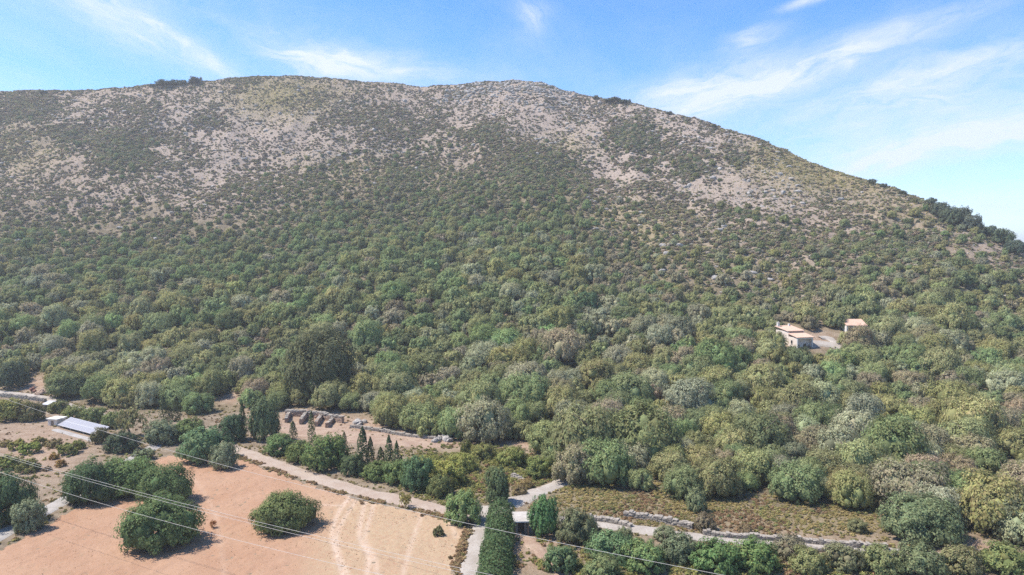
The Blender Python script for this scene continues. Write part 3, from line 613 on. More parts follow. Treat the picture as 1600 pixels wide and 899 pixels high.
# tall hedge along the gravel path: a row of shoots grown into one body
def hedge(pix, width, height, tint, label):
    L = smooth_line([at(*p) for p in pix], 10); rng = np.random.default_rng(77); n = 20000; k = rng.random(n) * (len(L) - 1.001); i = k.astype(int); fr = (k - i)[:, None]
    P = np.array([(p.x, p.y) for p in L]); base = P[i] * (1 - fr) + P[i + 1] * fr; d = P[i + 1] - P[i]; d /= np.linalg.norm(d, axis=1, keepdims=True); nn = np.stack([-d[:, 1], d[:, 0]], 1)
    topq = rng.random(n) < .5; a = rng.uniform(-.35, math.pi + .35, n); bump = 1 + .5 * (fbm(base[:, 0] / 1.5 + a * .5, base[:, 1] / 1.5 + a * .6, 31, 3) - .5) * 2; tall = .78 + .5 * vn(base[:, 0] / 1.7, base[:, 1] / 1.7, 37)
    q_ = np.sign(np.cos(a)) * np.abs(np.cos(a)) ** .6; v = np.sign(np.sin(a)) * np.abs(np.sin(a)) ** .6
    dep = (1 - .3 * rng.random(n) ** 2) * bump
    q_ = np.where(topq, rng.uniform(-1, 1, n), np.sign(q_)); v = np.where(topq, np.sqrt(1 - np.abs(q_) ** 3), rng.random(n) * .8)
    xy = base + nn * (q_ * width / 2 * dep)[:, None] + rng.normal(size=(n, 2)) * .08; z = hgt(xy[:, 0], xy[:, 1]) + np.clip(height * tall * (.02 + .98 * v * np.where(topq, dep, 1)), .03, None)
    N = np.stack([nn[:, 0] * q_, nn[:, 1] * q_, np.maximum(v, .1)], 1) + rng.normal(size=(n, 3)) * .45
    o0 = L[0]; root = empty('hedge', (o0.x, o0.y, float(hgt(o0.x, o0.y)))); tag(root, label, 'hedge')
    c = obj('foliage', leaves(np.column_stack([xy, z]) - np.array(root.location), N, .17, rng, M['leaf'], 'hedge_foliage'), root); c['tint'] = [x * LEAFK for x in tint]
    for j in range(2, len(L) - 1, 4):
        p = L[j]; s_o = obj('stem', TRUNK[j % 4], root, Vector((p.x, p.y, float(hgt(p.x, p.y)))) - root.location); s_o.scale = (1.2, 1.2, height * .8)
hedge([(782, 808), (781, 835), (778, 865), (774, 900), (768, 945), (764, 975), (750, 1080)], 3.5, 2.7, [.050, .074, .034], 'tall narrow dark green hedge running beside the gravel path at the bottom')

# ------------------------------------------------------------------ the wood: every tree has its place
HOUSE_A, HOUSE_B = at(1247, 541), at(1336, 523)
def wood_density(px, py, X, Y):
    line = np.interp(px, TL_X, TL_Y); lo = np.interp(px, LO_X, LO_Y); wv = (fbm(X / 26, Y / 26, 21, 3) - .5) * 150
    d = sm(py + wv, line - 50, line + 80) ** 1.3 * (py < lo) * (fbm(X / 11, Y / 11, 33, 2) > .30 - .08 * sm(py, 300, 450))
    for x, y, rx, ry in [(1276, 540, 46, 24), (1262, 556, 52, 20), (1232, 540, 26, 30), (1240, 560, 36, 16), (1336, 522, 20, 20), (60, 606, 24, 20), (362, 628, 26, 16), (500, 655, 90, 10), (500, 566, 50, 26)]:
        d = d * (((px - x) / rx) ** 2 + ((py - y) / ry) ** 2 > 1)
    return d
rngw = np.random.default_rng(42); cellw = 4.6; gridw = {}; TREES = []
cu = rngw.uniform(-.98, .98, 90000); cy_ = 92 + (rngw.random(90000) ** .62) * 428; cx_ = cu * cy_; cz_ = hgt(cx_, cy_); cpx, cpy = proj(cx_, cy_, cz_)
dens = wood_density(cpx, cpy, cx_, cy_); clump = blobs(cpx, cpy, DARK) * (cpy < np.interp(cpx, TL_X, TL_Y) + 20)
smin = np.interp(cy_, [140, 200, 300, 450], [6.1, 5.6, 4.8, 3.7]) * rngw.uniform(.62, 1.45, len(cy_))
for i in range(len(cu)):
    if rngw.random() > max(dens[i], .8 * clump[i] ** 1.5): continue
    x, y, s = cx_[i], cy_[i], smin[i]; a, b = int(x // cellw), int(y // cellw); ok = True
    for da in (-2, -1, 0, 1, 2):
        for db in (-2, -1, 0, 1, 2):
            for (xx, yy) in gridw.get((a + da, b + db), ()):
                if (xx - x) ** 2 + (yy - y) ** 2 < s * s: ok = False; break
            if not ok: break
        if not ok: break
    if not ok: continue
    gridw.setdefault((a, b), []).append((x, y))
    TREES.append((x, y, cz_[i], cpx[i], cpy[i], s))
TREES = np.array(TREES)
GREEN = [(270, 400, 260, 70, .9), (300, 450, 250, 60, .7), (700, 340, 200, 60, .8), (850, 290, 60, 40, .8), (560, 430, 180, 80, .5), (1320, 350, 70, 20, .5), (1080, 330, 60, 30, .5), (1380, 560, 120, 40, .5)]
DULL = [(60, 440, 120, 80, .8), (1100, 450, 200, 70, .7), (950, 600, 120, 60, .5), (1250, 700, 250, 60, .5), (1500, 640, 150, 120, .5), (40, 560, 60, 40, .6), (780, 600, 120, 60, .3), (250, 560, 160, 40, .3)]
def wood_tint(px, py, X, Y, rng):
    n = len(px); g = blobs(px, py, GREEN); du = blobs(px, py, DULL); r = rng.random(n); loc = fbm(X / 13, Y / 13, 55, 2)
    pal = np.array([(.142, .150, .072), (.120, .150, .068), (.156, .152, .068), (.164, .144, .092), (.166, .168, .106), (.104, .122, .058)])
    wts = np.stack([.9 + 0 * r, .35 + 1.6 * g, .55 + .6 * (loc > .55), .10 + 1.0 * du, .35 + .9 * du, .28 + .2 * g + .5 * (loc < .36)], 1); wts /= wts.sum(1, keepdims=True)
    k = (np.cumsum(wts, 1) < r[:, None]).sum(1).clip(0, 5)
    far = sm(Y, 180, 420)[:, None]
    c = pal[k] * (1 + rng.normal(size=(n, 1)) * .11) * (1 + rng.normal(size=(n, 3)) * .03)
    return np.clip(c * (1 - .08 * far), .01, .4), k
TINT, KIND = wood_tint(TREES[:, 3], TREES[:, 4], TREES[:, 0], TREES[:, 1], rngw)
WID = TREES[:, 5] * rngw.uniform(1.3, 1.75, len(TREES)) * np.interp(TREES[:, 1], [150, 300], [1.08, 1.0]); HEI = WID * rngw.uniform(.56, .80, len(TREES))
up = .55 + .45 * sm(TREES[:, 4], np.interp(TREES[:, 3], TL_X, TL_Y) - 10, np.interp(TREES[:, 3], TL_X, TL_Y) + 150); WID *= up; HEI *= up
inframe = (TREES[:, 3] > -30) & (TREES[:, 3] < 1630)
order = [i for i in np.argsort(-(WID / TREES[:, 1])) if inframe[i]][:270]; single = set(order)
CN = ['olive-green', 'fresh green', 'yellowish olive', 'brownish', 'pale grey-green', 'dark green']
MARK = [(60, 600, 'by the upper lane clearing'), (200, 640, 'above the dark cypress pair'), (350, 625, 'around the small bare clearing above the blue-green tree'), (480, 640, 'just above the ruined stone stalls'), (600, 655, 'above the bare slope with the cypresses'), (720, 680, 'above the weedy corner'), (830, 700, 'above the gravel road fork'),
        (960, 755, 'at the upper side of the dry meadow near the gravel road'), (1100, 770, 'above the slim sapling-like bush of the dry meadow'), (1250, 790, 'above the far end of the dry meadow'), (1400, 800, 'above the big spreading tree'), (1540, 820, 'above the big dark-based tree at the right edge')]
rows = {}
for i in order:
    px, py = TREES[i, 3], TREES[i, 4]; lo = float(np.interp(px, LO_X, LO_Y)); depth = (lo - py)
    band = 0 if depth < 16 else 1 if depth < 45 else 2
    mk = min(MARK, key=lambda m: abs(m[0] - px))[2]
    rows.setdefault((band, mk, int(KIND[i]) if band else -1), []).append(i)
ORD = ['first', 'second', 'third', 'fourth', 'fifth', 'sixth', 'seventh', 'eighth', 'ninth', 'tenth', 'eleventh', 'twelfth', 'thirteenth']
for (band, mk, kc), L in rows.items():
    L.sort(key=lambda i: TREES[i, 3])
    for n_, i in enumerate(L):
        c = CN[int(KIND[i])]; where = ['in the front row', 'in the second rank', 'deeper in'][band]
        if len(L) == 1: lb = f'only {c} tree {where} of the wood {mk}'
        elif len(L) <= 13: lb = f'{c} tree {where}, {ORD[n_]} from left, {mk}'
        else: lb = f'{c} tree {where} {mk}'
        wds = lb.split()
        if len(wds) > 16: lb = ' '.join(w_ for w_ in wds if w_ not in ('the', 'of', 'a', 'small', 'upper'))[:200]
        if len(lb.split()) > 16: lb = lb.replace('sapling-like bush', 'sapling').replace('pale grey-green', 'grey-green').replace('near gravel road', '')
        tree('evergreen_tree', Vector((TREES[i, 0], TREES[i, 1], 0)), WID[i], HEI[i], WOODN[i % 10], TRUNK[i % 4], TINT[i], lb, 'tree', 'evergreen trees of the wood')
# a few that stand out
plant('evergreen_tree', 500, 634, 120, 126, NEAR[0], (.074, .078, .042), 'largest tree of the wood, brown-green and dark on one side, above the ruined stalls')
plant('evergreen_tree', 915, 500, 52, 44, MID[2], (.055, .085, .045), 'dark blue-green tree rising above the middle of the wood')

# ------------------------------------------------------------------ what nobody could count: scattered by point
def scatter(name, P, S, rot, idx, tint, protos, label, tilt=None):
    me = bpy.data.meshes.new(name); P = np.asarray(P, np.float32); n = len(P); me.vertices.add(n); me.vertices.foreach_set('co', P.ravel())
    a = me.attributes.new('size', 'FLOAT_VECTOR', 'POINT'); a.data.foreach_set('vector', np.asarray(S, np.float32).ravel())
    rv = np.zeros((n, 3), np.float32); rv[:, 2] = rot
    if tilt is not None: rv[:, :2] = tilt
    a = me.attributes.new('turn', 'FLOAT_VECTOR', 'POINT'); a.data.foreach_set('vector', rv.ravel())
    a = me.attributes.new('which', 'INT', 'POINT'); a.data.foreach_set('value', np.asarray(idx, np.int32))
    a = me.attributes.new('tint', 'FLOAT_VECTOR', 'POINT'); a.data.foreach_set('vector', (np.asarray(tint, np.float32) * LEAFK).ravel())
    c = bpy.data.collections.new(name + '_kinds')
    for k, pm in enumerate(protos): c.objects.link(bpy.data.objects.new(f'{name}_kind_{k:02d}', pm))
    g = bpy.data.node_groups.new(name, 'GeometryNodeTree'); g.interface.new_socket('Geometry', in_out='INPUT', socket_type='NodeSocketGeometry'); g.interface.new_socket('Geometry', in_out='OUTPUT', socket_type='NodeSocketGeometry')
    N = g.nodes; gi = N.new('NodeGroupInput'); go = N.new('NodeGroupOutput'); ci = N.new('GeometryNodeCollectionInfo'); ci.inputs['Collection'].default_value = c; ci.inputs['Separate Children'].default_value = True; ci.inputs['Reset Children'].default_value = True
    ip = N.new('GeometryNodeInstanceOnPoints'); ip.inputs['Pick Instance'].default_value = True
    def na(nm, ty):
        q = N.new('GeometryNodeInputNamedAttribute'); q.data_type = ty; q.inputs[0].default_value = nm; return q.outputs[0]
    g.links.new(gi.outputs[0], ip.inputs['Points']); g.links.new(ci.outputs[0], ip.inputs['Instance']); g.links.new(na('which', 'INT'), ip.inputs['Instance Index'])
    g.links.new(na('size', 'FLOAT_VECTOR'), ip.inputs['Scale'])
    e2r = N.new('FunctionNodeEulerToRotation'); g.links.new(na('turn', 'FLOAT_VECTOR'), e2r.inputs[0]); g.links.new(e2r.outputs[0], ip.inputs['Rotation'])
    g.links.new(ip.outputs[0], go.inputs[0])
    o = obj(name, me); md = o.modifiers.new('scatter', 'NODES'); md.node_group = g
    return tag(o, label, name.split('_')[-1], kind='stuff')
rest = np.array([i for i in range(len(TREES)) if i not in single]); nR = len(rest)
print('trees', len(TREES), 'rest', nR)
scatter('hillside_forest', TREES[rest, :3] - [0, 0, .15], np.stack([WID[rest] / 2, WID[rest] / 2, HEI[rest]], 1), rngw.uniform(0, 6.28, nR), rngw.integers(0, 10, nR), TINT[rest], WOOD, 'dense evergreen wood covering the middle of the hillside')

# scrub, tufts and stones of the upper hill
ns = 420000; rs = np.random.default_rng(5); su = rs.uniform(-.97, .97, ns); sy_ = np.sqrt(rs.uniform(190 ** 2, 640 ** 2, ns)); sx_ = su * sy_; sz_ = hgt(sx_, sy_); spx, spy = proj(sx_, sy_, sz_)
yr = np.interp(su, UT, YT); seen = sy_ < yr + 14
bel = sm(spy + (fbm(sx_ / 26, sy_ / 26, 21, 3) - .5) * 110, np.interp(spx, TL_X, TL_Y) - 10, np.interp(spx, TL_X, TL_Y) + 70)
rk = blobs(spx, spy, ROCKY); ye = blobs(spx, spy, YELLOW); dk = blobs(spx, spy, DARK); patch = .45 * fbm(sx_ / 10, sy_ / 10, 81, 3) + .55 * fbm(sx_ / 3.2, sy_ / 3.2, 83, 2); patch2 = fbm(sx_ / 30, sy_ / 30, 85, 3)
pr = np.clip(.85 - .4 * rk - .45 * ye + .6 * dk, .1, 1) * sm(patch - .02 + .07 * (1 - rk) + .09 * bel + .3 * dk + .34 * (patch2 - .5), .38, .54) * (1 - np.where(spy < 430, .15, .35) * bel)
pr = np.maximum(pr, .16 * (patch > .4))
sel = seen & (rs.random(ns) < pr * .8) & (spy < 640) & (spy < np.interp(spx, LO_X, LO_Y) - 20) & ~((abs(spx - 1270) < 60) & (abs(spy - 530) < 40))
k = np.where(sel)[0]; n = len(k); print('scrub', n)
size = rs.uniform(.4, 1.1, n) * (1 + .9 * dk[k] + .35 * (patch2[k] > .55)); hs_ = size * rs.uniform(.6, 1.1, n)
pal = np.array([(.132, .116, .074), (.142, .110, .078), (.172, .150, .122), (.125, .130, .070), (.175, .158, .085), (.074, .088, .052)])
wt = np.stack([.8 + 0 * size, .7 + 0 * size, .35 + .9 * rk[k], .6 + .5 * (1 - rk[k]) + 3 * bel[k], .25 + 1.2 * ye[k], .15 + 4 * dk[k] ** 2], 1); wt /= wt.sum(1, keepdims=True)
kk = (np.cumsum(wt, 1) < rs.random(n)[:, None]).sum(1).clip(0, 5); tn = pal[kk] * np.clip(1 + rs.normal(size=(n, 1)) * .24, .45, 1.7)
scatter('hillside_scrub', np.stack([sx_[k], sy_[k], sz_[k] - .08], 1), np.stack([size, size, hs_], 1), rs.uniform(0, 6.28, n), rs.integers(0, 6, n), np.clip(tn, .01, .5), SCRUB, 'low grey and brown scrub over the upper hillside')
sel = seen & (spy < 560) & (rs.random(ns) < np.clip(.18 + .75 * ye - .12 * rk, 0, 1) * (1 - .8 * bel) * .75) & ~sel
k = np.where(sel)[0]; n = len(k); print('tufts', n); size = rs.uniform(.35, .85, n)
tn = np.where(rs.random((n, 1)) < .5, [(.26, .23, .11)], [(.21, .20, .085)]) * (1 + rs.normal(size=(n, 1)) * .14)
scatter('hillside_grass', np.stack([sx_[k], sy_[k], sz_[k] - .03], 1), np.stack([size, size, size * rs.uniform(.8, 1.3, n)], 1), rs.uniform(0, 6.28, n), rs.integers(0, 4, n), np.clip(tn, .01, .5), TUFT, 'yellowish tussock grass on the upper hillside')
nk = 130000; ru = rs.uniform(-.97, .97, nk); ry_ = np.sqrt(rs.uniform(230 ** 2, 640 ** 2, nk)); rx_ = ru * ry_; rz_ = hgt(rx_, ry_); rpx, rpy = proj(rx_, ry_, rz_)
pr = np.clip(blobs(rpx, rpy, ROCKY) * .75 + .12, 0, 1) * sm(fbm(rx_ / 7, ry_ / 7, 91, 3), .42, .62)
kq = np.where((rs.random(nk) < pr) & (ry_ < np.interp(ru, UT, YT) + 10) & (rpy < np.interp(rpx, TL_X, TL_Y) + 60))[0]; n = len(kq); print('rocks', n)
crag = blobs(rpx[kq], rpy[kq], [(800, 150, 120, 22, 1), (900, 165, 60, 20, .8), (700, 150, 60, 16, .7), (1010, 195, 60, 20, .6), (1150, 265, 60, 20, .5)])
size = rs.uniform(.18, .6, n) * (1 + 2.2 * (rs.random(n) < .07) + 2.4 * crag * (rs.random(n) < .3))
# the broken crest of the summit
cq = rs.uniform(715, 905, 420); cu_ = (cq - 800) / F * .985; cyy = np.interp(cu_, UT, YT) - rs.uniform(-3, 26, 420) ** 1; cxx = cu_ * cyy; cs = rs.uniform(.6, 2.1, 420)
rx_ = np.concatenate([rx_[kq], cxx]); ry_ = np.concatenate([ry_[kq], cyy]); rz_ = np.concatenate([rz_[kq], hgt(cxx, cyy)]); size = np.concatenate([size, cs]); n = len(size); kq = np.arange(n)
scatter('hillside_rocks', np.stack([rx_[kq], ry_[kq], rz_[kq] + size * .05], 1), np.stack([size * rs.uniform(.8, 1.5, n), size, size * rs.uniform(.45, .9, n)], 1), rs.uniform(0, 6.28, n), rs.integers(0, 5, n), np.ones((n, 3)) * .4, ROCKS, 'pale limestone rocks strewn over the upper hillside')

# weeds of the lowland
nw = 300000; wu = rs.uniform(-.95, .95, nw); wy_ = np.sqrt(rs.uniform(72 ** 2, 225 ** 2, nw)); wx_ = wu * wy_; wz_ = hgt(wx_, wy_); wpx, wpy = proj(wx_, wy_, wz_)
free = (wpy > np.interp(wpx, LO_X, LO_Y) - 30)
free &= ~inpoly(wx_, wy_, FP)
edge = np.full(nw, 1e9)
for L, hw in STRIPS:
    dl = dist_line(wx_, wy_, L); free &= dl > hw + .1; edge = np.minimum(edge, dl - hw)
MEADOW = [(905, 755, 60, 30, .8), (1000, 790, 110, 30, 1), (1180, 808, 150, 26, 1), (1330, 815, 60, 22, .9), (1250, 880, 400, 20, .6), (1550, 870, 70, 30, .5)]
WEEDY = [(700, 740, 60, 45, 1), (760, 730, 60, 30, 1), (850, 740, 60, 20, .8), (60, 720, 90, 40, .35), (1100, 890, 260, 26, .8), (860, 880, 50, 40, .5)]
mea = blobs(wpx, wpy, MEADOW); wee = blobs(wpx, wpy, WEEDY); bare = blobs(wpx, wpy, EARTH); pt = fbm(wx_ / 4, wy_ / 4, 95, 3)
pr = np.clip(.16 + .9 * mea + .9 * wee - .6 * bare * (1 - mea), .03, 1) * np.where(mea > .3, sm(pt, .12, .38), sm(pt, .3, .5))
pr = np.maximum(pr, .45 * np.exp(-(edge / .8) ** 2))
kq = np.where(free & (rs.random(nw) < pr))[0]; n = len(kq); print('weeds', n)
r = rs.random(n)[:, None]; mm = mea[kq][:, None]; ww = wee[kq][:, None]; pp = fbm(wx_[kq] / 6, wy_[kq] / 6, 98, 2)[:, None]
dry = np.where(pp + (r - .5) * .3 < .45, [(.19, .155, .070)], np.where(pp + (r - .5) * .3 < .6, [(.165, .145, .060)], [(.155, .105, .06)]))
tn = np.where(r < ww / (mm + ww + .25), [(.150, .145, .052)], np.where(r < .9, dry, [(.11, .12, .05)])) * (1 + rs.normal(size=(n, 1)) * .15)
size = rs.uniform(.14, .42, n) * (1 + .5 * ww[:, 0])
scatter('meadow_weeds', np.stack([wx_[kq], wy_[kq], wz_[kq] - .02], 1), np.stack([size, size, size * rs.uniform(.6, 1.2, n)], 1), rs.uniform(0, 6.28, n), rs.integers(0, 10, n), np.clip(tn, .01, .5), SCRUB + TUFT, 'dry weeds and low plants between tracks, meadow and wood')
# straw tufts and clods of the field
nf = 26000; fx_ = rs.uniform(x0, x1, nf); fy_ = rs.uniform(y0, y1, nf); inside = inpoly(fx_, fy_, FP); fpx_, fpy_ = proj(fx_, fy_, 0 * fx_)
pr = np.clip(sm(fpx_, 380, 640) * .5 + .16, 0, 1) * sm(fbm(fx_ / 5, fy_ / 5, 99, 3), .42, .6)
kq = np.where(inside & (rs.random(nf) < pr))[0]; n = len(kq); size = rs.uniform(.05, .13, n)
scatter('field_straw', np.stack([fx_[kq], fy_[kq], hgt(fx_[kq], fy_[kq]) + .07], 1), np.stack([size, size, size * .7], 1), rs.uniform(0, 6.28, n), rs.integers(0, 4, n), np.where(rs.random((n, 1)) < .5, [(.27, .19, .12)], [(.20, .125, .078)]) * (1 + rs.normal(size=(n, 1)) * .15), TUFT, 'short straw tufts left standing on the field')

# dry grass along the field-side edge of the road and path
EP = []
for pix, off_ in (([(366, 713), (430, 736), (500, 761), (560, 779), (620, 792), (690, 808), (722, 816)], .5), ([(731, 832), (720, 865), (708, 905), (696, 950)], .35)):
    for p in smooth_line([at(*q) for q in pix], 60): EP += [(p.x + rs.normal() * off_, p.y + rs.normal() * off_) for _ in range(2)]
EP = np.array(EP); EP = EP[fbm(EP[:, 0] / 3, EP[:, 1] / 3, 44, 2) > .42]; n = len(EP); size = rs.uniform(.15, .45, n)
scatter('verge_grass', np.column_stack([EP, hgt(EP[:, 0], EP[:, 1]) + .04]), np.stack([size, size, size * .9], 1), rs.uniform(0, 6.28, n), rs.integers(0, 10, n), np.where(rs.random((n, 1)) < .7, [(.17, .115, .065)], [(.19, .15, .08)]) * (1 + rs.normal(size=(n, 1)) * .2), SCRUB + TUFT, 'brown dry grass along the edges of the dirt road and path')
# skyline trees
def sky_tree(px, wpx, hpx, crown, tint, label, name='pine_tree', back=4, cat='tree', group='trees on the skyline', pine=True, dy=0):
    yr_ = float(np.interp((px - 800) / F * .985, UT, YT)) - back; d = ray(px, 300); X = d[0] / d[1] * yr_; z = float(hgt(X, yr_)); p = Vector((X, yr_, z)); k_ = ppm(p)
    # follow the column exactly
    for _ in range(3):
        qx, qy = proj(p.x, p.y, p.z); p.x += (px - float(qx)) / k_; p.z = float(hgt(p.x, p.y))
    tree(name, p, 1.25 * wpx / k_, .72 * hpx / k_, crown, (TRUNKP if pine else TRUNK)[0], tint, label, cat, group, tw=(hpx / k_) * .8)
SK = (.060, .072, .048)
for i, (a, b, c, lb) in enumerate([(1456, 16, 26, 'small umbrella pine at the upper end of the big skyline pine clump'), (1470, 26, 30, 'second pine from the upper end of the big skyline clump'), (1486, 30, 36, 'tall pine in the middle of the big skyline clump'), (1502, 30, 38, 'broad pine just below the middle of the big skyline clump'),
                                   (1517, 28, 36, 'last pine at the lower end of the big skyline clump'), (1532, 11, 22, 'lone thin pine in the gap between the two skyline clumps'), (1548, 22, 22, 'low pine at the start of the lower skyline clump'), (1566, 30, 34, 'tall pine in the middle of the lower skyline clump'), (1586, 28, 32, 'last pine of the lower skyline clump at the right picture edge')]):
    sky_tree(a, b, c, PINE[i % 4] if i in (0, 5) else WOOD[i], jit(SK, PRNG, .08), lb, back=6 + (i % 3) * 4)
for i, (a, b, c, lb) in enumerate([(305, 20, 15, 'round dark tree alone on the skyline above the yellowish grassy spur'), (238, 9, 8, 'small bush at the upper left end of the skyline bushes'), (258, 26, 12, 'wide dark bush on the skyline beside the round dark tree'), (275, 18, 12, 'second wide dark bush on the skyline beside the round dark tree'), (288, 9, 10, 'small bush between the wide bushes and the round skyline tree'),
                                   (1362, 14, 9, 'low bush on the right-hand skyline, uppermost of the row'), (1380, 10, 9, 'round bush on the right-hand skyline, second of the row'), (1411, 12, 10, 'round bush on the right-hand skyline just above the pine clump'), (931, 10, 8, 'small flat bush on the rocky skyline beside the summit'), (958, 24, 10, 'wide dark bush on the skyline just right of the summit'),
                                   (976, 18, 8, 'lower wide bush on the skyline right of the summit'), (1045, 9, 8, 'little bush on the bare skyline halfway down from the summit'), (1115, 7, 7, 'tiny bush on the bare skyline below the halfway bush'), (68, 12, 5, 'tiny bush on the far left skyline')]):
    sky_tree(a, b, c, WOOD[(i + 3) % 10] if b > 15 else BUSH[i % 5], jit((.058, .066, .046), PRNG, .1), lb, 'evergreen_tree' if i == 0 else 'shrub', back=3, cat='tree' if i == 0 else 'bush', group='bushes on the skyline', pine=False)
# ------------------------------------------------------------------ buildings and small works
def local(root_p, rz):
    c, s = math.cos(rz), math.sin(rz)
    return lambda x, y: Vector((root_p.x + x * c - y * s, root_p.y + x * s + y * c, 0))
def roof_tiles(mb_parent, P0, P1, P2, P3, mat, rows, cols, th=.09):
    """rows of barrel tiles over the quad P0 P1 (eaves) P3 P2 (ridge)"""
    import bmesh
    mb = MB(); n = cols
    for i in range(n):
        a0, a1 = (i + .06) / n, (i + .94) / n; am = (a0 + a1) / 2
        e0, em, e1 = P0.lerp(P1, a0), P0.lerp(P1, am) + Vector((0, 0, th)), P0.lerp(P1, a1)
        r0, rm, r1 = P3.lerp(P2, a0), P3.lerp(P2, am) + Vector((0, 0, th)), P3.lerp(P2, a1)
        b = len(mb.v); mb.v += [tuple(q) for q in (e0, em, e1, r0, rm, r1)]; mb.f += [(b, b + 1, b + 4, b + 3), (b + 1, b + 2, b + 5, b + 4), (b, b + 2, b + 1), (b + 3, b + 4, b + 5)]
    return mb.build('tiles', mat, mb_parent)
def block(mb, x0, x1, y0, y1, z0, z1): mb.box(((x0 + x1) / 2, (y0 + y1) / 2, (z0 + z1) / 2), (x1 - x0, y1 - y0, z1 - z0))

# white farmhouse on the hillside: two stepped volumes, white porch frame, tiled roofs
def farmhouse():
    p = at(1258, 545); rz = R(15); root = empty('farmhouse', (p.x, p.y, p.z), rz); tag(root, 'white farmhouse with two stepped pink tile roofs among the trees of the hillside', 'house')
    # local: x across the facade, y away from the camera; lower volume in front
    Wd = 5.6; D1 = 4.2; D2 = 6.2; H1 = 3.3; H2 = 4.8
    def volume(nm, y0, y1, h, base, mats):
        mb = MB(); t_w = .3
        block(mb, -Wd / 2, -Wd / 2 + t_w, y0, y1, base, h); block(mb, Wd / 2 - t_w, Wd / 2, y0, y1, base, h); block(mb, -Wd / 2 + t_w, Wd / 2 - t_w, y1 - t_w, y1, base, h); return mb.build(nm, mats, root)
    volume('wall', .35, D1, H1, -2.5, M['cream']); volume('wall', D1 + .002, D1 + D2, H2, -2.0, M['cream'])
    mb = MB(); block(mb, -Wd / 2 + .3, Wd / 2 - .3, 1.5, 1.75, -2, H1 - .02); mb.build('porch_back_wall', M['cream'], root)
    mb = MB(); block(mb, Wd / 2 - .36, Wd / 2 - .03, 0, .33, -2.2, H1 - .01); mb.build('porch_pillar', M['white'], root)
    mb = MB(); block(mb, -Wd / 2, -Wd / 2 + .33, 0, .33, -2.2, H1 - .01); mb.build('porch_pillar', M['white'], root)
    mb = MB(); block(mb, -Wd / 2 + .33, Wd / 2 - .36, .03, .3, H1 - .34, H1 - .03); mb.build('porch_beam', M['white'], root)
    mb = MB(); block(mb, -1.9, -.9, 1.46, 1.5, -1.6, 1.0); d_ = mb.build('door', M['wood'], root)
    mb = MB(); block(mb, -1.05, -.98, 1.42, 1.46, -.4, -.25); mb.build('handle', M['metal'], d_)
    mb = MB(); block(mb, .5, 1.5, 1.46, 1.5, .0, 1.2); w_ = mb.build('window', M['glass'], root)
    mb = MB(); block(mb, .4, 1.6, 1.40, 1.46, -.1, .0); block(mb, .4, 1.6, 1.40, 1.46, 1.2, 1.3); block(mb, .97, 1.03, 1.43, 1.46, 0, 1.2); mb.build('frame', M['wood'], w_)
    for (y, z) in ((2.2, 1.2), (6.6, 2.2), (8.8, 2.2)):
        mb = MB(); block(mb, -Wd / 2 - .02, -Wd / 2 - .003, y, y + .8, z, z + 1.1); w_ = mb.build('window', M['glass'], root)
        mb = MB(); block(mb, -Wd / 2 - .10, -Wd / 2 - .003, y - .1, y + .9, z - .12, z - .002); mb.build('sill', M['cream'], w_)
    for (y0, y1, h0, h1, mt) in ((-.25, D1 - .01, H1, H1 + .85, M['tile_pale']), (D1 + .02, D1 + D2 + .25, H2, H2 + 1.0, M['tile_pale'])):
        mb = MB(); x0_, x1_ = -Wd / 2 - .25, Wd / 2 + .25
        mb.hexa([(x0_, y0, h0), (x1_, y0, h0), (x1_, y1, h1), (x0_, y1, h1), (x0_, y0, h0 + .14), (x1_, y0, h0 + .14), (x1_, y1, h1 + .14), (x0_, y1, h1 + .14)]); r_ = mb.build('roof', mt, root)
        roof_tiles(r_, Vector((x0_, y0 - .05, h0 + .145)), Vector((x1_, y0 - .05, h0 + .145)), Vector((x1_, y1, h1 + .145)), Vector((x0_, y1, h1 + .145)), mt, 1, 24)
        if y0 > 0:
            mb = MB(); block(mb, -Wd / 2 + .1, -Wd / 2 + .75, y1 - 1.0, y1 - .4, h1 - .3, h1 + 1.3); block(mb, -Wd / 2 + .0, -Wd / 2 + .85, y1 - 1.1, y1 - .3, h1 + 1.3, h1 + 1.42); mb.build('chimney', M['white'], r_)
            mb = MB(); block(mb, 1.4, 1.9, y1 - .9, y1 - .4, h1 - .3, h1 + .8); mb.build('chimney', M['white'], r_)
    mb = MB()   # gable strip between the two roofs, its shade put in as darker tile colour
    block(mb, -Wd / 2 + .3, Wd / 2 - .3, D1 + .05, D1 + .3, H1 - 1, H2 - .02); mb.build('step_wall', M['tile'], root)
farmhouse()
